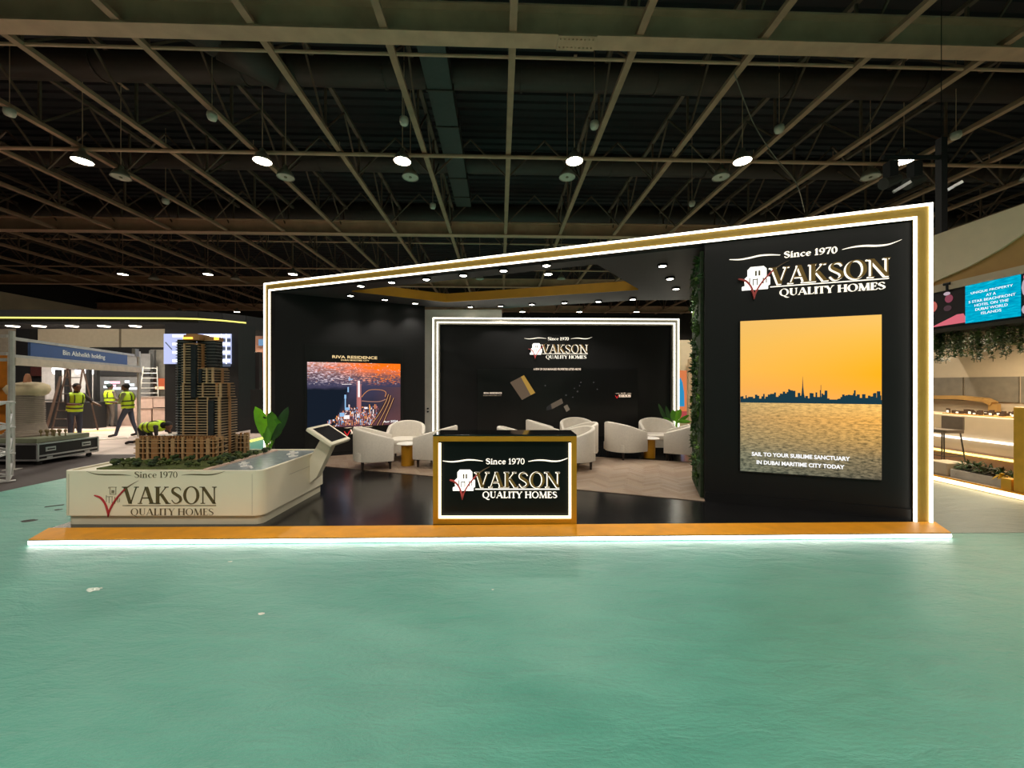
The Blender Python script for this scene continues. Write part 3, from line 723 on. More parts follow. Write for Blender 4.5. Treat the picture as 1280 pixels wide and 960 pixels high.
for pts in ([(.86,.5),(.83,.38),(.76,.2),(.66,.0)], [(.885,.48),(.86,.36),(.8,.18),(.73,.0)], [(.92,.44),(.88,.3),(.83,.14),(.79,.0)]):
    polys(ov(pts, .03), -.0055, -.004).build('highway', emat('road brown', (70, 40, 34), .8), pic)
    polys(ov(pts, .007), -.0062, -.0055).build('highway_lights', emat('road amber', (232, 176, 128), .8), pic)
bl = {0: MB(), 1: MB(), 2: MB(), 3: MB()}
rn = random.Random(5)
for k in range(420):
    x = rn.uniform(.2, .74); z = rn.uniform(.01, .3)
    if z > .01+(x-.16)*1.05 or (x > .66 and z < (x-.66)*2.4): continue
    w_ = rn.uniform(.004, .012); h_ = rn.uniform(.008, .03) if k % 4 else rn.uniform(.03, .08)
    bl[rn.choice((0, 1, 1, 2, 3, 3))].box(x*IW, (x+w_)*IW, -.007, -.005, z*IH, (z+h_)*IH)
for k in range(420):
    x = rn.uniform(0, 1); z = rn.uniform(.66, 1)
    if rn.random() > .35+abs(z-.66)*1.4: continue
    w_ = rn.uniform(.003, .009); bl[rn.choice((0, 0, 3)) if x < .5 else rn.choice((4-1, 3, 0))].box(x*IW, (x+w_)*IW, -.007, -.005, z*IH, (z+w_*.8)*IH)
for x, w_, z0_, z1_, k in ((.53,.022,.46,.72,0), (.532,.03,.22,.46,1), (.51,.008,.3,.7,1), (.55,.008,.24,.66,1), (.385,.02,.44,.5,2), (.385,.012,.3,.44,2), (.405,.05,.3,.26,2), (.415,.014,.54,.62,2), (.44,.05,.735,.75,2), (.43,.012,.72,.78,2), (.4,.1,.66,.668,0), (.61,.03,.27,.3,0), (.35,.05,.16,.22,2), (.4,.06,.12,.18,0)):
    bl[k].box((x-w_/2)*IW, (x+w_/2)*IW, -.008, -.005, min(z0_, z1_)*IH, max(z0_, z1_)*IH)
for k, c, s_ in ((0, (255, 240, 240), 1.1), (1, (206, 128, 122), .9), (2, (150, 194, 236), 1.0), (3, (255, 168, 96), .9)):
    bl[k].build('city_lights', emat('tower lights %d' % k, c, s_), pic, kind='stuff')
gt = emat('gold title', (240, 208, 150), 1.1)
text('caption', 'RIVA RESIDENCE', LW.uz(472, 445)[0]-LW.uz(416, 442)[0], .066, gt, t, (LW.at(444)[0]-uL, -.022, LW.uz(444, 448.5)[1]), bold=.025)
text('caption', 'DUBAI MARITIME CITY', LW.at(462)[0]-LW.at(427)[0], .034, gt, t, (LW.at(444)[0]-uL, -.022, LW.uz(444, 451.4)[1]), bold=.02)
text('caption', 'Aug 2024', LW.at(497)[0]-LW.at(479)[0], .062, tw, t, (LW.at(488)[0]-uL, -.028, LW.uz(488, 528.5)[1]), bold=.02)
def flatlogo(parent, x, y, z, H, c1, c2):
    e1_ = emat('flat logo red', (226, 50, 50), 1.0); e2_ = emat('flat logo cream', (250, 220, 190), 1.1)
    sc = lambda L: [[(x+a*H, z+b*H) for a, b in q] for q in L]
    m = polys(sc(serif_line('VAKSON', 5.56, 1.0, .05)+[[(0,-.2),(5.5,-.2),(5.5,-.1),(0,-.1)]]+serif_line('QUALITY HOMES', 5, .42, .02)[:0]), y-.002, y).build('logo_words', e2_, parent)
    polys(sc(ribbon([(-1.6,.6,.2),(-1,-.3,.25),(-.84,-.7,.2)])+ribbon([(-.84,-.7,.2),(-.3,.4,.25),(.1,.9,.12)])), y-.002, y).build('logo_tick', e1_, parent)
    polys(sc(swoosh(-1.6,.5,[1.6,1.55,1.6,1.6],.14)+swoosh(3.6,6,[1.6,1.6,1.55,1.62],.14)+[[(a+.9, b+1.45) for a, b in q] for q in serif_line('Since 1970', 2.3, .4, .03)]), y-.002, y).build('logo_year', e2_, parent)
la, lz = LW.uz(438, 541.5, -.02); lb, _ = LW.uz(464, 541, -.02)
flatlogo(t, la-uL, -.022, lz, (lb-la)/5.56, 0, 0)

# --- centre back wall with double light frame
cwl = thing('wall_centre_stand', 'wide black back wall inside a white light frame', None, (*CW.o, 0), CW.rz, kind='structure')
H_ = 3.375
B(.16, CW.L-.16, .06, .2, PZ, H_-.14).build('wall_panel', WALLBLACK, cwl)
fr = mat('frame grey', (120, 116, 104), .5)
q = .026
for (x0, x1, z0_, z1_) in ((0, .17, PZ, H_), (CW.L-.17, CW.L, PZ, H_), (.17, CW.L-.17, H_-.17, H_)):
    B(x0, x1, -.02, .2, z0_, z1_).build('light_frame', fr, cwl)
for (x0, x1, z0_, z1_) in ((.0, q, PZ, H_), (.105, .105+q, PZ, H_-.105), (CW.L-q, CW.L, PZ, H_), (CW.L-.105-q, CW.L-.105, PZ, H_-.105), (q, CW.L-q, H_-q, H_), (.105+q, CW.L-.105-q, H_-.105-q, H_-.105)):
    B(x0, x1, -.045, -.02, z0_, z1_).build('light_strip', LED, cwl, label='white light line')
ua, za = CW.uz(677.5, 441, .06); ub, zb = CW.uz(735, 441.5, .06)
lg = thing('logo_sign', 'lit company name sign with red tick high on the centre back wall', 'sign', CW.p(ua, .06, (za+zb)/2), CW.rz)
logo(lg, (ub-ua)/5.56)
uL, zt = CW.uz(597, 461, .06); uR, zb = CW.uz(797, 545, .06)
t = thing('led_screen', 'wide dark screen with floating bronze tiles on the centre back wall', 'screen', CW.p(uL, .06, 0), CW.rz)
B(0, uR-uL, -.02, -.001, zb, zt).build('housing', mat('dark picture black', (15, 15, 16), .35), t)
def cquad(pts, name, c, s_, label=None, y=-.022):
    P = [(CW.uz(px, py, .04)[0]-uL, CW.uz(px, py, .04)[1]) for px, py in pts]
    return MB().vprism(P, y-.002, y).build(name, emat('tile '+name+str(c), c, s_), t, label=label)
cquad(((637.5, 478), (655, 469), (669, 491), (652.5, 500)), 'bronze_tile', (98, 82, 66), 1.0)
cquad(((651, 471), (655, 469), (669, 491), (663.5, 494)), 'tile_edge', (168, 132, 62), 1.0, 'golden edge of the tile', -.024)
cquad(((688.5, 505), (702, 498), (704, 504), (690, 511.5)), 'bronze_tile', (96, 84, 70), 1.0)
cquad(((683, 509), (688.5, 505), (690, 511.5), (683, 513)), 'tile_shard', (44, 42, 40), 1.0)
cquad(((704.5, 508), (709, 505.5), (712.3, 512), (708, 515)), 'bronze_tile', (112, 100, 84), 1.0)
m = MB()
for px, py, r in ((681.5, 482, 1), (726, 478, 1), (724.5, 482, .8), (722, 489.3, 1), (707.5, 494, 1), (716, 496.5, .8), (742, 478, .8), (746.5, 486.5, .8), (718, 485.5, .7)):
    a_, b_ = CW.uz(px, py, .04); m.ell((a_-uL, -.022, b_), (.02*r, .002, .02*r), 8, 4)
m.build('specks', emat('speck grey', (66, 64, 62), 1.0), t, kind='stuff')
ct = emat('caption peach', (246, 222, 196), 1.0)
text('caption', 'A FEW OF OUR MANAGED PROPERTIES LISTED ABOVE', CW.at(726.5)[0]-CW.at(667)[0], .055, ct, t, (CW.at(696.8)[0]-uL, -.022, CW.uz(697, 462.8, .04)[1]), bold=.03)
text('caption', 'RIVA RESIDENCE', CW.at(627)[0]-CW.at(604.5)[0], .042, ct, t, (CW.at(616)[0]-uL, -.022, CW.uz(616, 492.3, .04)[1]), bold=.03)
text('caption', 'DUBAI MARITIME CITY', CW.at(627)[0]-CW.at(604)[0], .028, emat('caption dim', (170, 150, 126), .8), t, (CW.at(615.5)[0]-uL, -.022, CW.uz(616, 495, .04)[1]), bold=.01)
la, lz = CW.uz(773.5, 496, .04); lb, _ = CW.uz(788.5, 496, .04)
flatlogo(t, la-uL, -.022, lz, (lb-la)/5.56, 0, 0)

# --- pale storage wall rising behind the centre wall, with its door edge
sw = thing('wall_storage', 'pale storage wall between the two black walls', None, (0, 0, 0), 0, kind='structure')
B(-2.5, -.27, 10.02, 10.12, PZ, 3.64).build('wall_panel', WHITEW, sw)
B(-2.14, -2.04, 9.985, 10.02, PZ, 2.6).build('door_trim', WHITEW, sw)
for z in (.98, 1.06): MB().tube((-2.19, 9.96, z), (-2.19, 10.02, z), .022, n=8).build('door_handle', BLACKFLAT, sw, label='small black handle')

# --- canopy with the cut-out, gold inner edge and downlights
CZ = 3.66
outer = [ARCH.p(ARCH.L, .1)[:2], (5.3, 5.75), (4.4, 8.95), (2.9, 8.98), (-.14, 9.93), (-2.2, 9.78), (-5.1, 8.4), ARCH.p(0, .1)[:2]]
hole = [(-3.36, 8.07), (1.39, 6.29), (2.61, 7.93), (-1.56, 9.12)]
bm = bmesh.new()
def ring(z): return [bm.verts.new((x, y, z)) for x, y in outer], [bm.verts.new((x, y, z)) for x, y in hole]
for z in (CZ, CZ+.17):
    a_, b_ = ring(z)
    es = [bm.edges.new((a_[i], a_[(i+1) % len(a_)])) for i in range(len(a_))]+[bm.edges.new((b_[i], b_[(i+1) % 4])) for i in range(4)]
    bmesh.ops.triangle_fill(bm, edges=es, use_beauty=True)
    if z == CZ: A0, B0 = a_, b_
    else:
        for i in range(len(a_)): bm.faces.new((A0[i], A0[(i+1) % len(a_)], a_[(i+1) % len(a_)], a_[i]))
        for i in range(4): bm.faces.new((B0[i], b_[i], b_[(i+1) % 4], B0[(i+1) % 4]))
bmesh.ops.recalc_face_normals(bm, faces=bm.faces)
me = bpy.data.meshes.new('ceiling_canopy'); bm.to_mesh(me); bm.free(); me.materials.append(CANOPY)
cn = S(link('ceiling_canopy', me)); cn['label'] = 'dark canopy with a cut-out over the seating area'
for p0, p1 in (((-3.36, 8.065), (-1.56, 9.115)), ((-1.56, 9.115), (2.605, 7.925))):
    MB().bar((*p0, CZ+.08), (*p1, CZ+.08), .02, .2).build('gold_fascia', GOLD, cn, label='gold inner edge of the cut-out')
dl_bez = MB().lathe([(.07,.0),(.085,.0),(.085,-.03),(.07,-.035),(.06,-.02),(.0,-.02)], 16).mesh('bezel', BLACKFLAT, True)
dl_len = MB().lathe([(.0,-.03),(.058,-.03),(.058,-.02),(.0,-.02)], 16).mesh('lens', DOWNON)
DL = [(451,358),(489.5,353.4),(533,349.8),(579,344.8),(629.5,339),(683,332.5),(828,333),(837.5,349),(845,361.6),(438,370),(481,375),(519,379.7),(588,384),(626,383),(665,381),(705.6,379),(748,377.4),(791,374.7)]
nm = ['%s downlight from the left along the arch' % ORD[k+1] for k in range(6)]+['%s downlight of the three beside the tall wall, counted from the front' % ORD[k+1] for k in range(3)]+['%s downlight from the left over the night city screen' % ORD[k+1] for k in range(3)]+['%s downlight from the left in the back row over the seats' % ORD[k+1] for k in range(6)]
for (px, py), l_ in zip(DL, nm):
    x, y = G(px, py, CZ-.03)
    t = thing('downlight', 'small round '+l_, 'lamp', (x, y, CZ), 0, 'canopy downlights')
    link('bezel', dl_bez, t); link('lens', dl_len, t)
    l = bpy.data.lights.new('downlight_beam', 'SPOT'); l.energy = DOWN_LAMP; l.spot_size = R_(105); l.spot_blend = .6; l.color = (1, .93, .82); l.shadow_soft_size = .05
    o = bpy.data.objects.new('downlight_beam', l); COL.objects.link(o); o.parent = t; o.location = (0, 0, -.05)

# --- reception counter
cx0, cx1, cy0, cy1, ch = -.925, .757, 4.49, 4.95, 1.108
t = thing('reception_counter', 'black reception counter with gold frame and lit company sign', 'counter', (0, 0, 0))
B(cx0, cx1, cy0+.09, cy1, PZ, ch-.06).build('body', BLACKGLOSS, t, bevel=.004)
B(cx0, cx1, cy0, cy1, ch-.02, ch).build('top', mat('black mirror top', (14, 14, 15), .06), t, bevel=.003)
g = .06
for (x0, x1, z0_, z1_) in ((cx0, cx0+g, PZ, ch-.02), (cx1-g, cx1, PZ, ch-.02), (cx0+g, cx1-g, ch-.02-g, ch-.02), (cx0+g, cx1-g, PZ, PZ+g)):
    B(x0, x1, cy0, cy0+.1, z0_, z1_).build('gold_frame', GOLD, t, bevel=.003)
for (x0, x1, z0_, z1_) in ((cx0+g+.004, cx0+g+.03, PZ+g+.004, ch-.1), (cx1-g-.03, cx1-g-.004, PZ+g+.004, ch-.1), (cx0+g+.03, cx1-g-.03, PZ+g+.004, PZ+g+.03)):
    B(x0, x1, cy0+.012, cy0+.03, z0_, z1_).build('light_strip', LEDC, t, label='warm white light strip')
B(cx0+g, cx1-g, cy0+.05, cy0+.09, PZ+g, ch-.02-g).build('front_panel', mat('smoked glass front', (8, 11, 11), .4, spec=.25), t)
lg = thing('logo_sign', 'lit company name sign with red tick on the counter front', 'sign', (DX(594, 4.52), cy0+.05, DZ(609.6, 4.52)))
logo(lg, (DX(700.5, 4.52)-DX(594, 4.52))/5.56)
# ================================================================== model plinth on the left
px0, px1, py0, py1 = -5.24, -2.9, 4.46, 5.96
ZT = .69
def rrect(x0, x1, y0, y1, r, n=6):
    P = []
    for cx, cy, a in ((x1-r, y0+r, -PI/2), (x1-r, y1-r, 0), (x0+r, y1-r, PI/2), (x0+r, y0+r, PI)):
        P += [(cx+r*math.cos(a+PI/2*k/n), cy+r*math.sin(a+PI/2*k/n)) for k in range(n+1)]
    return P
t = thing('display_plinth', 'white rounded plinth carrying the tower model', 'plinth', (0, 0, 0))
MB().prism(rrect(px0, px1, py0, py1, .1), .17, ZT-.03).build('body', WHITEPL, t, smooth=True).data.set_sharp_from_angle(angle=.6)
rim = MB()
ro, ri = rrect(px0, px1, py0, py1, .1), rrect(px0+.045, px1-.045, py0+.045, py1-.045, .06)
n_ = len(ro)
rim.add([(x, y, ZT-.03) for x, y in ro]+[(x, y, ZT) for x, y in ro]+[(x, y, ZT) for x, y in ri]+[(x, y, ZT-.03) for x, y in ri],
        [(i, (i+1) % n_, n_+(i+1) % n_, n_+i) for i in range(n_)]+[(n_+i, n_+(i+1) % n_, 2*n_+(i+1) % n_, 2*n_+i) for i in range(n_)]+[(2*n_+i, 2*n_+(i+1) % n_, 3*n_+(i+1) % n_, 3*n_+i) for i in range(n_)])
rim.build('rim', WHITEPL, t)
MB().prism(rrect(px0+.03, px1-.03, py0+.03, py1-.03, .08), PZ, .17).build('toe_kick', mat('plinth base', (196, 190, 168), .5, var=.03), t)
B(px1-.001, px1+.003, 5.0, 5.62, .52, .524).build('panel_seam', mat('seam', (170, 164, 146), .6), t)
B(px0+.09, px0+.094, py0-.002, py0+.002, .18, ZT-.035).build('panel_seam', mat('seam', (170, 164, 146), .6), t)
B(-3.02, -3.016, py0-.002, py0+.002, .18, ZT-.035).build('panel_seam', mat('seam', (170, 164, 146), .6), t)
lgx = DX(153.5, py0); lgz = DZ(629.6, py0)
ls = bpy.data.objects.new('company_lettering', None); COL.objects.link(ls); ls.parent = t; ls.location = (lgx, py0-.0005, lgz)
logo(ls, (DX(271.5, py0)-lgx)/5.56, lit=False)

# ------------------------------------------------------------------ architectural model standing on it
T = thing('tower_model', 'bronze coloured scale model of a stepped residential tower with gardens', 'model', (0, 0, ZT-.03))
Z = lambda z: z-(ZT-.03)
grass_m = mat('model turf', (74, 84, 34), .9, vs_=25, var=.45, bump=.4, bs=120)
base = MB().box(px0+.05, px1-.05, py0+.05, py1-.05, 0, .012).build('model_base', WHITEPL, T)
B(-5.0, -3.66, 4.62, 5.88, .012, .028).build('lawn', grass_m, T)
B(-3.66, -3.6, 4.55, 5.9, .012, .034).build('promenade', mat('pink paving', (206, 178, 160), .7), T)
B(-3.6, -2.96, 4.55, 5.9, .012, .018).build('canal_water', mat('model water', (136, 146, 148), .22, vs_=12, bump=.15, bs=30), T)
def boat(x, y, s, rz):
    m = MB().prism([(-.5*s,-.13*s),(.3*s,-.13*s),(.6*s,0),(.3*s,.13*s),(-.5*s,.13*s)], .018, .018+.12*s)
    m.box(-.25*s, .15*s, -.08*s, .08*s, .018+.12*s, .018+.26*s)
    m.build('model_boat', mat('boat white', (236, 234, 228), .4), T, loc=(x, y, 0), rz=rz)
boat(-3.2, 5.6, .16, 1.2); boat(-3.08, 5.4, .11, .7); boat(-3.3, 4.75, .1, .4); boat(-3.18, 4.68, .09, 2.4); boat(-3.42, 4.9, .12, 1.2)
tan = mat('model tan', (146, 104, 62), .55, var=.1, vs_=8)
tan2 = mat('model light tan', (168, 134, 94), .55, var=.08, vs_=8)
brn = mat('model bronze glass', (30, 24, 18), .3, var=.25, vs_=16)
glz = mat('model blue glass', (40, 44, 46), .18, var=.2, vs_=14)
slabm = mat('model slab', (176, 152, 120), .5, var=.06)
# podium
pz0, pz1 = .028, Z(.99)
def podium(nm, x0, x1, y0, y1, faces):
    o = B(x0, x1, y0, y1, pz0, pz1-.03).build(nm, brn, T)
    m = MB()
    for fz in (pz0+.0, pz0+.08, pz0+.15, pz0+.215, pz1-.05):
        m.box(x0-.024, x1+.024, y0-.024, y1+.012, fz, fz+.01)
    m.build('floor_slabs', slabm if nm == 'podium_wing' else tan2, o)
    k = 0
    x = x0
    while x < x1-.02:
        w_ = (.05, .02, .03, .09, .02, .045)[k % 6]
        MB().box(x, min(x1, x+w_), y0-.02, y0+.01, pz0, pz1-(.0 if k % 3 else .02)).build('pilaster', tan if k % 2 else tan2, o); x += w_+.036; k += 1
    y = y0
    while y < y1-.02:
        MB().box(x1-.01, x1+.02, y, y+.03, pz0, pz1).build('pilaster', tan2, o); y += .085
podium('podium', -5.04, -3.98, 5.16, 5.33, 1)
podium('podium_wing', -4.06, -3.885, 5.625, 5.66, 1)
B(-5.02, -4.5, 5.33, 5.76, pz0, pz1-.03).build('podium_rear', brn, T)
m = MB()
for k in range(26):
    x = -5.02+k*.04; m.box(x, x+.014, 5.17, 5.2, pz1-.03, pz1+.012)
m.build('parapet_posts', tan, T, kind='stuff')
B(-4.98, -4.62, 5.22, 5.7, pz1-.03, pz1-.012).build('pool_deck', mat('pool deck', (196, 186, 170), .6), T)
for x, y in ((-4.72, 5.3), (-4.66, 5.4), (-4.85, 5.28)): B(x, x+.05, y, y+.03, pz1-.012, pz1+.012).build('cabana', mat('boat white', (236, 234, 228), .4), T)
# tower tiers
def tier(nm, x0, x1, y0, y1, za, zb, step, core=brn, slab=slabm, pil=True, ov=.022, seedk=0):
    o = B(x0, x1, y0, y1, za, zb).build(nm, core, T)
    m = MB(); z = za+.006
    while z < zb-.004:
        m.box(x0-ov, x1+ov, y0-ov, y1+ov*.3, z, z+.008); z += step
    m.build('balcony_slabs', slab, o)
    if pil:
        r = random.Random(seedk); x = x0; k = 0
        while x < x1-.03:
            w_ = r.choice((.018, .022, .03)); B(x, x+w_, y0-ov+.004, y0, za, zb+.008).build('pilaster', tan if k % 2 else tan2, o); x += r.choice((.12, .15, .19)); k += 1
        B(x1-.02, x1+.006, y0-ov+.003, y0, za, zb+.012).build('pilaster', tan2, o)
        B(x1+ov-.012, x1+ov+.004, (y0+y1)/2-.02, (y0+y1)/2+.02, za, zb).build('pilaster', tan, o)
    B(x0-.008, x1+.008, y0-.008, y1, zb, zb+.01).build('roof_slab', tan2, o)
    return o
xx = lambda p: DX(p, 5.32)
zz = lambda p: Z(DZ(p, 5.32))
tier('tower_tier', xx(228), xx(275), 5.335, 5.62, pz0, zz(497), .037, seedk=1)
tier('tower_tier', xx(228), xx(276), 5.335, 5.56, zz(497), zz(479.5), .037, seedk=2)
tier('tower_tier', xx(229), xx(266), 5.34, 5.6, zz(479.5), zz(460.5), .037, seedk=3)
tier('tower_tier', xx(229), xx(246), 5.34, 5.46, zz(460.5), zz(430), .037, seedk=4)
tier('glass_shaft', xx(236), -4.22, 5.46, 5.6, zz(460.5), zz(424.5), .045, glz, mat('glass slab', (88, 92, 90), .4), False, .006)
B(xx(241), xx(247), 5.285, 5.33, zz(497), zz(431)).build('glass_bay', glz, T)
B(xx(262), xx(269), 5.29, 5.335, pz1, zz(500)).build('glass_bay', glz, T)
B(xx(249), xx(253), 5.3, 5.34, zz(479), zz(461)).build('glass_bay', glz, T)
# rounded glass corner of the tower
gc = MB().lathe([(.105, pz1-.03), (.105, zz(424)), (.0, zz(424))], 18, (xx(223), 5.46, 0)).build('glass_corner', glz, T, smooth=True)
gc.data.set_sharp_from_angle(angle=.7)
m = MB(); z = pz1
while z < zz(425): m.lathe([(.108, z), (.122, z), (.122, z+.007), (.108, z+.007)], 18, (xx(223), 5.46, 0)); z += .037
m.build('corner_slabs', mat('glass slab', (88, 92, 90), .4), gc)
cw_ = MB().box(xx(226), xx(246), 5.36, 5.62, zz(424.5), zz(418)).box(xx(244), -4.215, 5.46, 5.61, zz(424.5), zz(419.5)).box(xx(228), xx(242), 5.38, 5.6, zz(418), zz(416.5)).build('crown', tan, T)
B(xx(226.5), xx(238), 5.345, 5.36, zz(423.5), zz(421)).build('crown_light', emat('warm model light', (255, 190, 70), 2.2), cw_)
B(xx(259), xx(264), 5.44, 5.46, zz(423.5), zz(420)).build('crown_light', emat('warm model light', (255, 190, 70), 2.2), cw_)
# model trees
tr = []
for k in range(4):
    r = random.Random(20+k); m = MB().tube((0,0,0), (0,0,.05), .006, n=5)
    for j in range(7):
        m.ell((r.uniform(-.025,.025), r.uniform(-.025,.025), .06+r.uniform(-.015,.02)), [r.uniform(.018,.03)]*3, 7, 4)
    tr.append(m.mesh('model_tree', mat('model foliage '+str(k), [(44,62,24),(58,74,26),(36,52,26),(70,80,34)][k], .9, vs_=40, var=.5), False))
rg = random.Random(4); cnt = 0
spots = []
for k in range(52): spots.append((rg.uniform(-4.98, -3.72), rg.uniform(4.66, 5.12)))
for k in range(26): spots.append((rg.uniform(-3.9, -3.68), rg.uniform(5.05, 5.44)))
for k in range(16): spots.append((rg.uniform(-3.69, -3.62), 4.7+k*.075))
spots += [(-5.0, 4.9), (-5.02, 4.86), (-4.97, 4.94)]
for x, y in spots:
    s = rg.uniform(.4, .8); link('model_tree', rg.choice(tr), T, (x, y, .026), (0, 0, rg.uniform(0, 6)), (s*1.2, s*1.2, s))

# ------------------------------------------------------------------ tablet stand on the plinth's right flank
tb = thing('tablet_stand', 'white tilted touch tablet on a slanting bracket beside the plinth', 'tablet stand', (0, 0, 0))
m = MB()
prof = [(-2.905, .27), (-2.80, .36), (-2.56, .86), (-2.74, .92), (-2.905, .62)]
m.vprism(prof, 5.5, 5.64).build('bracket', WHITEPL, tb, bevel=.008)
tl = math.radians(34)
ax = Vector((math.cos(tl), 0, -math.sin(tl))); ay = Vector((0, 1, 0)); az = ax.cross(ay)
M3 = Matrix((ax, ay, az)).transposed()
cen = Vector((DX(411.5, 5.57), 5.57, DZ(543.5, 5.57)))
def tobj(nm, d, off, m_, par, bev):
    mm = MB().obox((0,0,0), d, Matrix.Identity(3)); 
    o = mm.build(nm, m_, par, bevel=bev, seg=3)
    o.matrix_local = Matrix.Translation(cen+M3 @ Vector(off)) @ M3.to_4x4()
    return o
hs = tobj('housing', (.42, .60, .055), (0, 0, 0), WHITEPL, tb, .02)
o = tobj('display', (.32, .47, .004), (0, 0, .0285), mat('tablet glass', (30, 30, 32), .12), tb, 0)

# ------------------------------------------------------------------ tub chairs
def tub_chair(label):
    root = thing('tub_chair', label, 'chair', (0, 0, 0), 0, 'white tub chairs')
    W, D, th = .365, .34, .08
    path = []
    for k in range(6): path.append((W, -D+D*k/5))
    for k in range(1, 18): a = PI*k/18; path.append((W*math.cos(a), W*math.sin(a)*.98))
    for k in range(6): path.append((-W, 0-D*k/5))
    n = len(path); L = [0]
    for a, b in zip(path, path[1:]): L.append(L[-1]+math.hypot(b[0]-a[0], b[1]-a[1]))
    rows = []
    for i, (x, y) in enumerate(path):
        a = path[max(0, i-1)]; b = path[min(n-1, i+1)]; tx, ty = b[0]-a[0], b[1]-a[1]; d = math.hypot(tx, ty); nx, ny = ty/d, -tx/d     # outward
        s = L[i]/L[-1]; q = math.sin(PI*s); top = .60+.205*q**1.25; tp = .0 if 0 < i < n-1 else .0
        h = th/2; c = .03
        sec = [(h*.8, .165), (h, .2), (h, top-c), (h*.72, top-.008), (0, top), (-h*.72, top-.008), (-h, top-c), (-h, .19)]
        if i in (0, n-1): sec = [(o*.75, min(z, top-.02)) for o, z in sec]
        rows.append([(x+nx*o, y+ny*o, z) for o, z in sec])
    m = MB().grid(rows, closed=True); k = len(rows[0])
    m.f.append(tuple(range(k))); m.f.append(tuple(reversed(range((n-1)*k, n*k))))
    sh = m.build('shell', FABRIC, root, smooth=True); sh.data.set_sharp_from_angle(angle=1.0)
    st = MB()
    st.prism(rrect(-W+.045, W-.045, -D-.005, .31, .06, 4), .17, .33).build('seat_base', FABRIC, root)
    MB().prism(rrect(-W+.05, W-.05, -D-.015, .3, .08, 5), .33, .45).build('seat_cushion', FABRIC, root, smooth=True, bevel=.03, seg=3)
    lg_ = MB().lathe([(.02, 0), (.028, .175)], 8).mesh('leg', LEGDARK)
    for x, y in ((.29, -.28), (-.29, -.28), (.26, .22), (-.26, .22)): link('leg', lg_, root, (x, y, 0))
    return root
FZ = PZ+.01
CH_ = [   # x, y, direction faced (degrees, 0 = +x, 90 = away), label
 (-2.7, 7.55, 20, 'white tub chair seen from behind in front of the night city screen'),
 (-2.32, 8.45, -80, 'white tub chair facing forward against the night city wall'),
 (-1.5, 7.75, 165, 'white tub chair half hidden by the left edge of the counter'),
 (.72, 8.95, 8, 'white tub chair showing a slanting back just over the counter top'),
 (1.56, 9.25, -90, 'white tub chair farthest back of the middle seats, facing forward'),
 (1.47, 8.35, 185, 'white tub chair whose rim shows behind the nearest middle chair'),
 (1.22, 7.5, 195, 'white tub chair at the right edge of the counter, nearest of the middle seats'),
 (.1, 7.55, 5, 'white tub chair almost wholly hidden behind the counter, only its rim in view'),
 (2.47, 8.55, 25, 'white tub chair seen from behind, left of the right hand gold table'),
 (3.44, 9.15, -95, 'white tub chair facing forward behind the right hand gold table'),
 (3.7, 8.33, 152, 'white tub chair seen from behind beside the green plant wall')]
proto = None
for x, y, a, l_ in CH_:
    o = proto = tub_chair(l_) if proto is None else None or proto
    if l_ != CH_[0][3]: o = copy_tree(proto)
    o.location = (x, y, FZ if not (x > 1 and y > 8.9) else FZ); o.rotation_euler = (0, 0, R_(a+90)); o['label'] = l_
def side_table(x, y, label):
    t = thing('side_table', label, 'table', (x, y, FZ), 0, 'gold pedestal tables')
    MB().lathe([(.125, 0), (.125, .42), (.0, .42)], 24).build('pedestal', GOLD, t, smooth=True).data.set_sharp_from_angle(angle=.7)
    MB().lathe([(.0, .42), (.2, .42), (.212, .432), (.2, .445), (.0, .445)], 32).build('table_top', TABLETOP, t)
side_table(-2.1, 7.72, 'round white table on a gold drum between the left chairs')
side_table(.78, 8.05, 'round white table hidden behind the counter between the middle chairs')
side_table(3.04, 8.5, 'round white table on a gold drum between the right chairs')

# ------------------------------------------------------------------ potted plants
def paddle(m, base, tip, w_, bend=.15, fold=.25):
    base, tip = Vector(base), Vector(tip); d = tip-base; L = d.length; d.normalize()
    side = d.cross(Vector((0, 1, .2))).normalized(); nrm = side.cross(d)
    rows = []
    for k in range(9):
        t = k/8; ww = w_*math.sin(PI*min(1, t*.9+.06))**.75*(1 if k < 8 else .05); c = base+d*L*t-nrm*bend*L*t*t
        rows.append([c+side*ww*q+nrm*abs(q)*fold*ww for q in (-1, -.5, 0, .5, 1)])
    m.grid(rows)
def plant(label, x, y, z, leaves, mats, pot_h=.42):
    t = thing('potted_plant', label, 'plant', (x, y, z))
    MB().lathe([(.13, 0), (.18, pot_h), (.15, pot_h), (.14, pot_h-.03), (.0, pot_h-.03)], 18).build('pot', mat('dark pot', (40, 38, 36), .5), t, smooth=True).data.set_sharp_from_angle(angle=.7)
    MB().lathe([(.0, pot_h-.03), (.14, pot_h-.03), (.0, pot_h-.02)], 12).build('soil', SOIL, t)
    for (b, tp, w_, mi, bend) in leaves:
        s = MB(); s.path(catmull([(b[0]*.15, b[1]*.15, pot_h-.03), (b[0]*.6, b[1]*.6, (pot_h+b[2])/2), b], 3), .011, 6)
        lf = MB(); paddle(lf, b, tp, w_, bend)
        o = lf.build('leaf', mats[mi], t, smooth=True); s.build('leaf_stalk', LEAF, o, smooth=True)
X_ = lambda px: DX(px, 6.9)
plx, ply = X_(333), 6.95
rel = lambda px, py: (DX(px, 6.9)-plx, 0, DZ(py, 6.9)-PZ)
LB = mat('lime leaf', (140, 224, 40), .38, var=.2, vs_=6); LM = mat('mid leaf', (84, 150, 36), .42, var=.25, vs_=6)
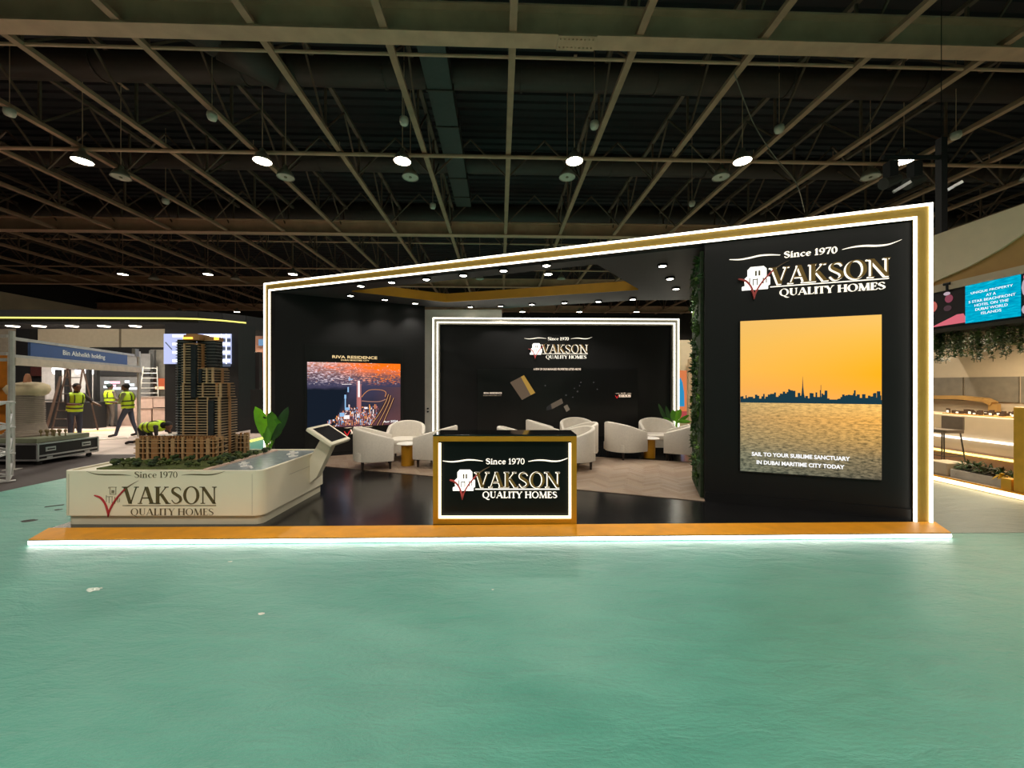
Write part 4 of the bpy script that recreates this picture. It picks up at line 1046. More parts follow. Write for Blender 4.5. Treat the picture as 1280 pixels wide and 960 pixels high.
plant('broad leaved lime green plant behind the plinth at the arch foot', plx, ply, PZ, [
  (rel(330, 549), rel(319, 508), .13, 0, .08), (rel(335, 551), rel(338, 514), .13, 1, .05), (rel(338, 551), rel(356, 509), .09, 2, -.1),
  ((.05, .12, .65), rel(346, 522), .1, 1, .1), ((-.02, .14, .62), rel(328, 520), .1, 2, .05), ((.0, -.05, .55), rel(331, 530), .08, 1, -.05)], [LB, LM, LEAFD])
x2, y2 = DX(843, 9.45), 9.45
rel2 = lambda px, py, dy=0: (DX(px, 9.45)-x2, dy, DZ(py, 9.45)-PZ)
plant('green plant with pointed leaves by the right foot of the centre light frame', x2, y2, PZ, [
  (rel2(834, 528), rel2(822, 504), .045, 2, .1), (rel2(838, 528), rel2(832, 507), .05, 2, .05), (rel2(845, 527), rel2(850, 511), .09, 0, .1),
  (rel2(847, 529), rel2(860, 518), .05, 1, .2), (rel2(843, 526), rel2(841, 512), .08, 1, .1), (rel2(846, 527), rel2(862, 526), .05, 0, .3), (rel2(840, 529), rel2(828, 522), .06, 1, .2)], [LEAF, LM, LEAFD])

# ------------------------------------------------------------------ litter on the carpet
def crumple(nm, label, px, py, r, seed, m_, cat='litter', flat=.25):
    x, y = G(px, py, .006); rr = random.Random(seed); t = MB(); n, mm = 14, 5; rows = []
    for k in range(mm):
        rows.append([(math.cos(2*PI*i/n)*r*(k+.4)/mm*rr.uniform(.7, 1.2), math.sin(2*PI*i/n)*r*.6*(k+.4)/mm*rr.uniform(.7, 1.2), .004+rr.uniform(0, r*flat)*(1-k/mm)) for i in range(n)])
    t.grid(rows, True); t.f.append(tuple(range(n)))
    o = t.build(nm, m_); o.location = (x, y, .002); return tagset(o, label, cat)
FILM = mat('clear film scrap', (214, 226, 214), .2, spec=.8)
crumple('film_scrap', 'crumpled scrap of clear film on the teal carpet at the left', 117, 737, .07, 1, FILM)
crumple('film_scrap', 'small white scrap of film on the carpet below the plinth', 327, 767, .03, 2, mat('white scrap', (232, 230, 220), .5))
crumple('film_scrap', 'tiny pale scrap near the floor light in front of the plinth', 288, 702, .025, 3, FILM)
crumple('paper_bit', 'tiny white bit on the carpet in front of the counter', 616, 737, .012, 4, mat('white scrap', (232, 230, 220), .5))
crumple('carpet_mark', 'dark scuff on the carpet left of the plinth', 36, 651, .1, 5, mat('dark scuff', (58, 56, 50), .8), flat=.02)
x, y = G(56, 634, .004); x2_, y2_ = G(80, 631, .004)
tagset(MB().bar((x, y, .007), (x2_, y2_, .007), .03, .006).build('wood_lath', mat('dark lath', (62, 54, 44), .7)), 'thin dark lath lying on the carpet beside the plinth', 'lath')
crumple('carpet_mark', 'torn dark patch on the carpet close by the lath', 73, 637, .06, 6, mat('dark scuff', (58, 56, 50), .8), flat=.02)
# ================================================================== LEFT BACKGROUND
# far stand with a black curved canopy and a yellow light line
t = thing('far_stand_canopy', 'long black canopy with a yellow light line far left', 'canopy', (0, 0, 0), kind='thing')
cv = [(-34, 13.4), (-12.2, 14.0)]
cv += [(-12.2+2.3*math.sin(a), 14.0+2.6*(1-math.cos(a))) for a in (.3, .6, .9, 1.2, 1.5)]
m = MB(); ln = MB()
for (xa, ya), (xb, yb) in zip(cv, cv[1:]):
    m.bar((xa, ya, 4.11), (xb, yb, 4.11), .1, .5)
    ln.bar((xa, ya-.07, 4.08), (xb, yb-.07, 4.08), .03, .05)
m.build('fascia', BLACKFLAT, t); ln.build('light_line', emat('yellow line', (250, 236, 120), 1.6), t, label='yellow light line')
MB().prism([(-34, 13.45), (-12.2, 14.05), (-10.6, 15.2), (-34, 15.2)], 3.88, 3.95).build('soffit', BLACKFLAT, t)
for k, px in enumerate((16, 49, 90, 130, 169)):
    y = 14.45; s = MB().lathe([(.0,-.02),(.16,-.02),(.18,0),(.0,0)], 14).build('canopy_spot', emat('canopy spot glow', (255, 246, 226), 9.0), t, loc=(DX(px, y), y, 3.88))
    l = bpy.data.lights.new('canopy_beam', 'SPOT'); l.energy = 260; l.spot_size = R_(140); l.spot_blend = .8; l.color = (1, .92, .8); l.shadow_soft_size = .15
    o = bpy.data.objects.new('canopy_beam', l); COL.objects.link(o); o.parent = t; o.location = (DX(px, y), y, 3.82)
beige = mat('pale fabric wall', (196, 182, 156), .8, var=.05)
def bgbox(nm, label, cat, px0_, px1_, py0_, py1_, y, d, m_, group=None, bot=None):
    t = thing(nm, label, cat, (DX((px0_+px1_)/2, y), y, 0), 0, group)
    wx = (px1_-px0_)*y/F/2; z1 = DZ(py0_, y); z0 = DZ(py1_, y) if bot is None else bot
    B(-wx, wx, 0, d, z0, z1).build('panel', m_, t); return t, wx, z0, z1
t, wx, z0, z1 = bgbox('fabric_wall', 'pale fabric wall hung below the far canopy', 'wall panel', 36, 206, 404, 436, 17.5, .1, beige, bot=2.0)
B(.95*wx*.35, .95*wx*.35+.08, -.02, 0, z0, z1).build('seam', mat('wall seam', (120, 108, 88), .8), t)
bgbox('fabric_wall', 'pale fabric wall left of the dark pillar at the picture edge', 'wall panel', -70, 20, 407, 560, 17.6, .1, mat('grey beige wall', (170, 158, 140), .8), bot=0)
bgbox('pillar_panel', 'dark pillar beside the blue booth header', 'pillar', 20, 37, 404, 520, 17.2, .3, BLACKFLAT, bot=0)
bgbox('black_wall', 'black lower wall of the far stand behind the workers', 'wall panel', 112, 210, 434, 520, 17.3, .15, BLACKFLAT, bot=0)
bgbox('black_wall', 'black wall behind the wrapped model', 'wall panel', 16, 60, 455, 530, 16.8, .15, BLACKFLAT, bot=0)
bgbox('red_panel', 'dark red panel above the wrapped model', 'wall panel', 38, 58, 456, 470, 16.7, .1, mat('maroon', (70, 26, 22), .7))
t, wx, z0, z1 = bgbox('lit_cabinet', 'white lit display wall behind the ladders', 'display wall', 52, 116, 456, 503, 16.0, .12, mat('lit white wall', (216, 212, 210), .5), bot=0)
for k, px in enumerate((63, 69, 92, 104, 111)):
    x = DX(px, 15.8)
    l = MB().ell((x-t.location.x, -.06, DZ(462, 15.8)), (.1, .05, .2), 8, 5).build('lit_lamp', emat('cabinet lamp', (250, 250, 250), 3.0), t)
B(-wx, wx, -.02, 0, 1.0, 1.06).build('ledge', ALU, t)
for k, (a, b, nm) in enumerate(((68.5, 73, 'left'), (80, 84.5, 'middle'), (107, 111, 'right'), (117, 121, 'far right'))):
    bgbox('black_post', '%s black post in front of the white display wall' % nm, 'post', a, b, 462 if k != 3 else 452, 530, 15.2, .12, BLACKFLAT, bot=0)
bgbox('black_counter', 'low black counter below the white display wall', 'counter', 50, 116, 503, 530, 14.6, .5, BLACKFLAT, bot=0)
# grey booth with lit lettering
t, wx, z0, z1 = bgbox('grey_booth_wall', 'grey booth wall with a lit 7U sign and pink lit lettering', 'wall panel', 121, 188, 442, 497, 15.8, .12, mat('booth grey', (98, 98, 98), .6), bot=0)
B(-wx, wx, -.03, 0, DZ(470, 15.8), DZ(463.5, 15.8)).build('dark_band', BLACKFLAT, t)
ww = emat('sign white', (255, 246, 236), 2.4)
text('lit_letters', '7U', DX(161.5, 15.8)-DX(150, 15.8), DZ(457, 15.8)-DZ(463, 15.8), ww, t, (DX(155.8, 15.8)-t.location.x, -.01, DZ(463, 15.8)), bold=.02)
rr = random.Random(2)
for px0_, px1_, py_, c in ((131, 137, 478, 0), (138, 150, 478, 1), (130, 137, 483.5, 0), (139, 145, 482, 1), (141, 151, 485.5, 0), (156.5, 162, 477, 0), (160, 168, 481, 0), (162, 176, 485.5, 0)):
    B(DX(px0_, 15.8)-t.location.x, DX(px1_, 15.8)-t.location.x, -.02, 0, DZ(py_+1.6, 15.8), DZ(py_-1.4, 15.8)).build('lit_letters', emat('pink sign', (255, 200, 216), 1.6) if c else emat('cold sign', (236, 246, 250), 1.8), t)
t, wx, z0, z1 = bgbox('side_booth', 'pale booth corner with an orange lit picture beside the white ladder', 'booth', 188, 206, 437, 500, 16.4, .2, mat('booth pale', (120, 116, 108), .7), bot=0)
B(wx*.1, wx*.98, -.03, 0, DZ(486, 16.4), DZ(473, 16.4)).build('lit_picture', emat('orange lit', (220, 110, 70), .9), t)
B(-.2*wx, wx*.98, -.04, 0, DZ(486.5, 16.4), DZ(483, 16.4)).build('lit_shelf', emat('warm lit', (255, 200, 150), 1.4), t)
B(-wx*.9, -wx*.2, -.1, 0, DZ(500, 16.4), DZ(438, 16.4)).build('grey_column', mat('booth grey', (98, 98, 98), .6), t)
# pinkish crates
cm = mat('pinkish board', (190, 164, 152), .7, var=.1)
for k, (a, b, c, d) in enumerate(((147, 171, 497, 531), (172, 190.5, 496, 510), (191.5, 207, 496, 509), (172, 189, 511.5, 531), (191, 207, 511, 530))):
    y = 15.6 if k == 0 else 15.2
    z0 = DZ(d, y) if k in (1, 2) else 0
    nm = ('tall leftmost one', 'upper middle one', 'upper right one', 'lower middle one', 'lower right one')[k]
    t = thing('board_crate', 'pinkish crate, %s under the white ladder' % nm, 'crate', (DX((a+b)/2, y), y, z0), 0, 'pinkish crates')
    wx = (b-a)*y/F/2; zt_ = (DZ(c, y)-z0) if k in (0, 1, 2) else DZ(510, y)+.0-z0
    dp = .16 if k == 0 else .5
    B(-wx, wx, 0, dp, 0, zt_-.03).build('crate_body', cm, t); B(-wx-.02, wx+.02, -.02, dp+.01, zt_-.03, zt_).build('crate_lid', mat('grey board', (146, 132, 122), .7), t)
# black tower block carrying a white lit screen
y = 13.6
t = thing('black_booth_block', 'tall black block with a white lit screen behind the tower model', 'booth', (DX(252, y), y, 0))
wx = (298-206)*y/F/2; B(-wx, wx, 0, .9, 0, 3.86).build('block', BLACKFLAT, t)
sx = lambda px: DX(px, y)-t.location.x
B(sx(206.5), sx(290), -.06, -.02, DZ(455, y), DZ(417.5, y)).build('screen_panel', emat('cold screen', (196, 204, 246), 1.05), t, label='lit bluish screen')
m = MB()
for k in range(4): m.box(sx(218), sx(289), -.08, -.06, DZ(421.5+k*10.3, y), DZ(418.7+k*10.3, y))
m.box(sx(278), sx(279), -.075, -.06, DZ(455, y), DZ(418, y)); m.box(sx(284), sx(285), -.075, -.06, DZ(455, y), DZ(418, y))
m.build('white_bars', emat('cold white bar', (246, 250, 255), 2.6), t)
m = MB()
for k in range(4): m.box(sx(272), sx(290), -.065, -.06, DZ(427.5+k*10.3, y), DZ(423.5+k*10.3, y))
m.build('dark_gaps', emat('screen grey', (92, 100, 120), .8), t)
m = MB().bar((sx(209), -.07, DZ(428, y)), (sx(217), -.07, DZ(437, y)), .01, .03); m.build('picture_line', emat('screen grey', (92, 100, 120), .8), t)
bgbox('dark_panel', 'dark brown panel right of the tower model', 'wall panel', 297, 324, 440, 548, 14.6, .2, mat('very dark brown', (42, 34, 34), .7), bot=0)
bgbox('dark_panel', 'black low panel beside the lime plant', 'wall panel', 313, 331, 487, 546, 13.2, .2, BLACKFLAT, bot=0)
bgbox('brown_wall', 'pinkish brown lit panel seen left of the arch', 'wall panel', 318, 338, 420, 548, 15.45, .2, mat('pink brown', (172, 122, 98), .7), bot=0)
t, wx, z0, z1 = bgbox('fabric_wall', 'small pale wall strip under the canopy end right of the tower model', 'wall panel', 296, 334, 425, 434, 16.4, .1, beige)
for k, px in enumerate((297.5, 320)): 
    q = thing('ceiling_spot', '%s small lit spot right of the tower model' % ('left', 'right')[k], 'lamp', (DX(px, 15.2), 15.2, DZ(442, 15.2)))
    MB().lathe([(.0,-.03),(.1,-.03),(.12,0),(.06,.06),(.0,.06)], 12).build('lamp_body', emat('canopy spot glow', (255, 246, 226), 9.0), q)
t, wx, z0, z1 = bgbox('blue_sign', 'small pale blue sign beside the left light line of the arch', 'sign', 323, 333, 424, 432, 15.39, .05, emat('pale blue sign', (130, 170, 206), .8))
t = thing('floor_light', 'yellow floor light line of the far stand right of the tower model', 'light line', (0, 0, 0))
MB().bar((*G(306, 553, .03), .03), (*G(334, 546, .03), .03), .12, .04).build('light_line', emat('yellow line', (250, 236, 120), 1.6), t)
t = thing('floor_light', 'warm floor light line behind the workers', 'light line', (0, 0, 0))
MB().bar((*G(84, 541, .03), .03), (*G(150, 536.5, .03), .03), .06, .03).build('light_line', emat('floor amber', (255, 214, 130), 1.5), t)
MB().bar((*G(100, 551, .02), .02), (*G(160, 547.5, .02), .02), .1, .03).build('white_edge', WHITEW, t)

# shell scheme booth with a blue header
A_, B_ = (-9.9, 7.6), (-12.05, 12.4)
hd = Fr(A_, B_)
t = thing('booth_header', 'blue booth header board reading Bin Alsheikh holding', 'sign', (*A_, -.045), hd.rz)
L = hd.L
blue = mat('header blue', (58, 84, 134), .55, var=.06)
B(0, L, -.03, .03, 2.62, 2.68).build('rail', GREYAL, t); B(0, L, -.03, .03, 2.27, 2.33).build('rail', GREYAL, t)
B(0, L, -.06, .06, 2.12, 2.27).build('beam', mat('pale beam', (196, 180, 160), .6), t)
ub_ = hd.at(36.5)[0]; uc = hd.at(158)[0]
B(ub_, uc, -.02, .02, 2.33, 2.62).build('header_board', blue, t)
u1, u2 = hd.at(77)[0], hd.at(130)[0]
text('lettering', 'Bin Alsheikh holding', u2-u1, .15, mat('header white', (226, 226, 220), .5), t, ((u1+u2)/2, -.022, 2.39), bold=.015)
B(L-.35, L-.1, -.04, .04, 2.62, 2.86).build('number_plate', mat('plate grey', (110, 108, 100), .6), t)
for k, (u_, nm) in enumerate(((0, 'near'), (L, 'far'))):
    q = thing('booth_post', '%s grey aluminium post of the blue header booth' % nm, 'post', (*hd.p(u_)[:2], 0), hd.rz)
    MB().tube((0,0,0), (0,0,2.75), .045, n=8).build('post', GREYAL, q)
    B(-.1, .1, -.1, .1, 0, .015).build('base_plate', GREYAL, q)
t = thing('booth_railing', 'grey horizontal booth rails at the left picture edge', 'frame', (0, 0, 0))
for z in (2.65, 2.3, 2.18): MB().bar((-9.98, 7.6, z), (-14, 7.6, z), .05, .06).build('rail', GREYAL, t)
t, wx, z0, z1 = bgbox('orange_panel', 'orange wall panel at the left picture edge', 'wall panel', -40, 13.5, 444, 530, 9.2, .06, mat('orange panel', (214, 128, 30), .6), bot=.0)
B(wx-.06, wx, -.02, 0, 0, z1).build('panel_edge', mat('pale beam', (196, 180, 160), .6), t)

# flight case with a wrapped model
t = thing('flight_case', 'black flight case with aluminium edges under the wrapped model', 'case', (-9.82, 7.95, 0))
lx, ly, zb_, zt_ = -2.0, 1.15, .1, .45
B(lx, 0, 0, ly, zb_, zt_).build('case_body', mat('case black', (28, 27, 27), .5), t)
m = MB()
for (a, b) in (((0,0,zb_), (0,0,zt_)), ((0,ly,zb_), (0,ly,zt_)), ((0,0,zt_), (0,ly,zt_)), ((0,0,zb_+.02), (0,ly,zb_+.02)), ((0,0,zt_), (lx,0,zt_)), ((0,0,zb_+.02), (lx,0,zb_+.02)), ((0,0,zb_+.1), (0,ly,zb_+.1))): m.bar(a, b, .03, .03)
m.build('edge_profiles', ALU, t)
for y_ in (.22, .9):
    h = B(.0, .012, y_-.09, y_+.09, .28, .37).build('handle', ALU, t); MB().bar((.02, y_-.06, .325), (.02, y_+.06, .325), .02, .025).build('grip', mat('case black', (28, 27, 27), .5), h)
for y_ in (.2, .92): B(0, .014, y_-.05, y_+.05, .12, .17).build('latch', ALU, t)
for x_ in (-1.9, -.1):
    for y_ in (.1, 1.05): MB().tube((x_-.02, y_, .05), (x_+.02, y_, .05), .05, n=10).build('caster', mat('caster rubber', (30, 30, 30), .6), t)
t = thing('wrapped_tower_model', 'tall grey model tower with a cream cloth over its top', 'model', (-10.75, 8.52, .465))
B(-.9, .82, -.5, .5, 0, .09).build('model_base', mat('grey green base', (120, 124, 100), .8), t)
gs = mat('model stone grey', (136, 122, 108), .7, vs_=10)
MB().lathe([(.42,.09),(.34,.14),(.29,.24),(.25,.42),(.24,1.14),(.0,1.14)], 22).build('tower_body', gs, t, smooth=True)
m = MB()
for k in range(24): m.lathe([(.25+.1*max(0, (3-k)/4), .16+k*.041), (.262+.1*max(0, (3-k)/4), .16+k*.041), (.262+.1*max(0, (3-k)/4), .172+k*.041), (.25, .172+k*.041)], 22)
m.build('tower_slabs', mat('model stone light', (166, 152, 136), .7), t)
rr = random.Random(8); rows = []
for k, (r_, z) in enumerate(((.25, .98), (.3, 1.03), (.325, 1.12), (.3, 1.2), (.2, 1.26), (.02, 1.27))):
    rows.append([(math.cos(2*PI*i/18)*r_*rr.uniform(.9, 1.12), math.sin(2*PI*i/18)*r_*rr.uniform(.9, 1.12), z+rr.uniform(-.02, .02)) for i in range(18)])
MB().grid(rows, True).build('cloth_cover', mat('cream cloth', (216, 196, 158), .7), t, smooth=True)
MB().lathe([(.07,1.23),(.05,1.4),(.03,1.46),(.0,1.47)], 8).build('wrapped_tip', mat('orange wrap', (206, 140, 104), .6), t)
m = MB()
for k in range(9): m.tube((.42+k*.05, -.1+.06*(k % 3), .09), (.42+k*.05, -.1+.06*(k % 3), .2), .012, n=5); m.ell((.42+k*.05, -.1+.06*(k % 3), .2), (.03, .03, .04), 6, 4)
m.build('model_trees', mat('model trees brown', (120, 104, 70), .8), t, kind='stuff')

# lattice truss piece at the very edge
t = thing('lattice_truss', 'white aluminium lattice truss standing at the left picture edge', 'truss', (-8.66, 6.6, 0), .86)
wa = mat('truss white', (206, 204, 200), .4, metal=.4, var=.05)
for x_ in (0, -.62):
    for y_ in (0, .62): MB().tube((x_, y_, .02), (x_, y_, 1.4), .025, n=8).build('upright', wa, t)
for z in (.03, .5, .95, 1.38):
    for a, b in (((.08,0), (-.7,0)), ((0,0), (0,.62)), ((0,.62), (-.62,.62)), ((-.62,0), (-.62,.62))): MB().tube((*a, z), (*b, z), .016, n=6).build('rung', wa, t)
m = MB()
for k, z in enumerate((.03, .5, .95)):
    z2 = (.5, .95, 1.38)[k]; mid = (z+z2)/2
    for a, b in (((0,0), (-.62,0)), ((0,0), (0,.62)), ((0,.62), (-.62,.62))):
        m.tube((*a, z), (*b, mid), .017, n=6); m.tube((*b, mid), (*a, z2), .017, n=6)
m.build('diagonals', wa, t)

# ladders
def ladder(label, x, y, z, H, W, spread, m_, n, rz=0, two=True):
    t = thing('step_ladder', label, 'ladder', (x, y, z), rz)
    for s in ((-1, 1) if two else (-1,)):
        for sx_ in (-1, 1): MB().bar((sx_*W/2, s*spread, 0), (sx_*W/2*.72, 0, H), .04, .025).build('rail', m_, t)
    for k in range(n):
        f = (k+.7)/n; ww = W/2*(1-.28*f)
        MB().bar((-ww, -spread*(1-f), H*f), (ww, -spread*(1-f), H*f), .05, .03).build('rung', m_, t)
lm = mat('ladder grey', (206, 206, 200), .4, metal=.3)
y = 15.6; ladder('white aluminium step ladder standing behind the crates', DX(191, y), y-.1, 1.2, DZ(458.5, y)-1.2, .6, .12, lm, 6, .35, False)
wm = mat('ladder brown', (70, 52, 42), .6)
ladder('tall brown step ladder before the white display wall', DX(94, 13.6), 13.6, 0, 2.3, .75, .4, wm, 8)
t = thing('leaning_plank', 'long dark plank leaning beside the brown ladder', 'plank', (0, 0, 0))
MB().bar((DX(58, 14.2), 14.2, .03), (DX(76, 14.6), 14.6, 2.0), .07, .04).build('plank', wm, t)

# ------------------------------------------------------------------ workers in safety vests
SKIN = mat('brown skin', (104, 68, 48), .55); HAIR = mat('black hair', (18, 15, 14), .7)
HV = mat('hi-vis yellow', (196, 232, 40), .6, var=.06); BAND = mat('reflective band', (64, 70, 52), .4)
def capsule(m, a, b, r0, r1, n=10):
    a, b = Vector(a), Vector(b); m.tube(a, b, r0, r1, n); m.ell(a, (r0, r0, r0), n, 6); m.ell(b, (r1, r1, r1), n, 6)
def person(label, loc, rz, J, shirt, trousers, hair_m=None, vest=True, cap=None, s=1.0):
    """J: joint positions; one continuous remeshed body, cloth colours by nearest limb"""
    t = thing('person', label, 'person', loc, rz)
    V = lambda k: Vector(J[k])
    segs = [('neck', 'head0', .055, .06, SKIN), ('chest', 'neck', .1, .06, shirt), ('pelvis', 'waist', .135, .125, trousers), ('waist', 'chest', .125, .15, shirt),
            ('hipL', 'kneeL', .085, .06, trousers), ('kneeL', 'ankL', .058, .042, trousers), ('hipR', 'kneeR', .085, .06, trousers), ('kneeR', 'ankR', .058, .042, trousers),
            ('shL', 'elbL', .055, .043, shirt), ('elbL', 'wrL', .042, .032, SKIN), ('shR', 'elbR', .055, .043, shirt), ('elbR', 'wrR', .042, .032, SKIN),
            ('chest', 'shL', .1, .062, shirt), ('chest', 'shR', .1, .062, shirt), ('pelvis', 'hipL', .12, .095, trousers), ('pelvis', 'hipR', .12, .095, trousers),
            ('ankL', 'toeL', .045, .04, mat('dark shoe', (34, 30, 28), .6)), ('ankR', 'toeR', .045, .04, mat('dark shoe', (34, 30, 28), .6))]
    m = MB(); Sg = []
    for a, b, r0, r1, mt in segs:
        capsule(m, V(a), V(b), r0, r1); Sg.append((V(a), V(b), (r0+r1)/2, mt))
    hc = V('head'); hd_ = (hc-V('head0')).normalized() if (hc-V('head0')).length > .01 else Vector((0,0,1))
    m.ell(hc, (.078, .095, .115), 14, 10); Sg.append((hc, hc, .1, SKIN))
    fw = Vector(J.get('face', (0, -1, 0))).normalized()
    m.ell(hc+fw*.09+Vector((0,0,-.015)), (.016, .018, .022), 8, 6)      # nose
    m.ell(hc+fw*.07+Vector((0,0,-.085)), (.035, .03, .025), 8, 6)       # chin
    sd = fw.cross(Vector((0,0,1))).normalized()
    for q in (-1, 1): m.ell(hc+sd*.08*q, (.015, .018, .03), 8, 6)
    for w_, e_ in (('wrL', 'elbL'), ('wrR', 'elbR')):
        d = (V(w_)-V(e_)).normalized(); c = V(w_)+d*.05; capsule(m, V(w_), c+d*.03, .03, .034, 8); Sg.append((V(w_), c+d*.1, .04, SKIN))
    me0 = m.mesh('body_src'); tmp = bpy.data.objects.new('tmp', me0); COL.objects.link(tmp)
    md = tmp.modifiers.new('r', 'REMESH'); md.mode = 'VOXEL'; md.voxel_size = .017
    ms = tmp.modifiers.new('s', 'SMOOTH'); ms.iterations = 4; ms.factor = .5
    bpy.context.view_layer.update()
    me = bpy.data.meshes.new_from_object(tmp.evaluated_get(bpy.context.evaluated_depsgraph_get()))
    bpy.data.objects.remove(tmp)
    me.name = 'body'
    # fingers rooted in the palms
    f = MB()
    for w_, e_ in (('wrL', 'elbL'), ('wrR', 'elbR')):
        d = (V(w_)-V(e_)).normalized(); sdv = d.cross(Vector((0,0,1))); sdv = sdv.normalized() if sdv.length > .1 else Vector((1,0,0)); nn = sdv.cross(d)
        for k, l_ in enumerate((.06, .075, .07, .055)):
            a = V(w_)+d*.085+sdv*(.024-.016*k); b = a+d*l_*.55-nn*.004; c = b+d*l_*.4-nn*.022
            f.tube(a, b, .0085, .008, 6); f.tube(b, c, .008, .006, 6)
        a = V(w_)+d*.035+sdv*.03; b = a+(d*.6+sdv*.8)*.04; f.tube(a, b, .0095, .009, 6); f.tube(b, b+d*.03, .009, .007, 6)
    bm = bmesh.new(); bm.from_mesh(me); tm_ = f.mesh('f'); nf = len(bm.faces); bm.from_mesh(tm_); bm.to_mesh(me); bm.free()
    mats = []
    me.materials.clear()
    for *_, mt in Sg:
        if mt not in mats: mats.append(mt)
    for mt in mats: me.materials.append(mt)
    for i, p in enumerate(me.polygons):
        p.use_smooth = True
        c = p.center; best = None; bd = 9
        for a, b, r, mt in Sg:
            ab = b-a; L2 = ab.length_squared; k = 0 if L2 < 1e-9 else max(0, min(1, (c-a).dot(ab)/L2)); dd = (c-(a+ab*k)).length-r
            if dd < bd: bd, best = dd, mt
        p.material_index = mats.index(SKIN if i >= nf else best)
    link('body', me, t)
    # hair, eyes, mouth
    h = MB(); rows = []
    up = Vector((0,0,1))
    h.ell(hc-fw*.022+Vector((0,0,.03)), (.088, .1, .1), 14, 8)
    (h.build('hair', cap or HAIR, t, smooth=True, label='dark green cap' if cap else None))
    ey = MB()
    for q in (-1, 1): ey.ell(hc+fw*.083+sd*.032*q+up*.005, (.012, .01, .008), 8, 5)
    ey.build('eyes', mat('eye', (30, 24, 22), .3), t)
    MB().ell(hc+fw*.09+up*-.055, (.022, .012, .007), 8, 5).build('mouth', mat('lips', (92, 52, 44), .5), t)
    if vest:
        wv, cv_, nv = V('waist'), V('chest'), V('neck'); lo = V('pelvis')
        ax_ = (nv-lo).normalized(); sx_ = (V('shL')-V('shR')); sx_ = (sx_-ax_*sx_.dot(ax_)).normalized(); fy = ax_.cross(sx_)
        prof = ((-.02, .175, .155), (.12, .17, .15), (.26, .182, .16), (.38, .195, .165), (.46, .185, .14), (.52, .12, .1))
        def ringp(hh, a, b): return [lo+ax_*hh+sx_*a*math.cos(2*PI*i/20)+fy*b*math.sin(2*PI*i/20) for i in range(20)]
        H_ = (nv-lo).length/.52
        rows = [ringp(hh*H_, a, b) for hh, a, b in prof]
        vo = MB().grid(rows, True).build('safety_vest', HV, t, smooth=True)
        md = vo.modifiers.new('thick', 'SOLIDIFY'); md.thickness = .012
        bd_ = MB()
        for h0, h1, a, b in ((.06, .1, .178, .158), (.2, .24, .184, .162)):
            bd_.grid([ringp(h0*H_, a+.004, b+.004), ringp(h1*H_, a+.006, b+.006)], True)
        for q in (-1, 1):
            for fs in (-1, 1):
                pts = [lo+ax_*hh*H_+sx_*q*.09+fy*fs*(b+.004)*.9 for hh, b in ((.24, .162), (.38, .167), (.47, .13))]
                for a, b in zip(pts, pts[1:]): bd_.bar(a, b, .035, .012)
        bd_.build('reflective_bands', BAND, vo)
    t.scale = (s, s, s)
    return t
def stand_pose(lean=0, wl=(.24, -.2, .95), wr=(-.24, -.2, .95), el=(.27, -.02, 1.12), er=(-.27, -.02, 1.12), fL=(.1, -.0), fR=(-.1, .0), face=(0, -1, 0)):
    return dict(pelvis=(0,0,.93), waist=(0,-.02*lean,1.08), chest=(0,-.06*lean,1.28), neck=(0,-.09*lean,1.45), head0=(0,-.1*lean-.01,1.5), head=(0,-.13*lean-.02,1.6),
      shL=(.18,-.07*lean,1.38), shR=(-.18,-.07*lean,1.38), elbL=el, elbR=er, wrL=wl, wrR=wr, hipL=(.09,0,.9), hipR=(-.09,0,.9),
      kneeL=(.1,fL[1]*.5-.03,.49), kneeR=(-.1,fR[1]*.5-.03,.49), ankL=(fL[0],fL[1],.08), ankR=(fR[0],fR[1],.08), toeL=(fL[0]+.02,fL[1]-.15,.045), toeR=(fR[0]-.02,fR[1]-.15,.045), face=face)
dsh = mat('dark shirt', (44, 36, 36), .8); jeans = mat('blue jeans', (62, 68, 84), .8); grt = mat('grey trousers', (96, 88, 82), .8); olv = mat('olive shirt', (128, 134, 84), .8)
person('man in a yellow vest and jeans reaching out to the right behind the flight case', (DX(93, 11.2), 11.2, 0), R_(75), stand_pose(.8, wl=(.2, -.62, 1.1), wr=(-.2, -.5, 1.12), el=(.25, -.3, 1.16), er=(-.26, -.22, 1.12)), dsh, jeans)
person('man in a yellow vest and dark green cap seen from behind', (DX(137, 15.2), 15.2, 0), R_(175), stand_pose(0, wl=(.2, -.24, 1.02)), grt, grt, cap=mat('dark green cap', (24, 44, 42), .8))
person('man in an olive shirt and open yellow vest striding with tools in hand', (DX(160, 12.4), 12.4, 0), R_(-70), stand_pose(.4, wl=(.12, -.36, 1.12), wr=(-.14, -.34, 1.1), el=(.25, -.1, 1.1), er=(-.25, -.08, 1.08), fL=(.09, -.26), fR=(-.09, .2)), olv, jeans)
kn = dict(pelvis=(0,.1,.46), waist=(0,-.06,.5), chest=(0,-.26,.52), neck=(0,-.43,.53), head0=(0,-.47,.53), head=(0,-.56,.5), shL=(.18,-.36,.5), shR=(-.18,-.36,.5), elbL=(.22,-.42,.25), elbR=(-.22,-.42,.25),
  wrL=(.2,-.5,.05), wrR=(-.2,-.5,.05), hipL=(.09,.12,.44), hipR=(-.09,.12,.44), kneeL=(.12,.02,.07), kneeR=(-.12,.02,.07), ankL=(.12,.44,.07), ankR=(-.12,.44,.07), toeL=(.12,.52,.04), toeR=(-.12,.52,.04), face=(0,-.5,-.85))
person('man in a yellow vest kneeling on all fours behind the tower model', (DX(186, 10.9), 10.9, 0), R_(90), kn, dsh, mat('dark trousers', (44, 42, 46), .8))
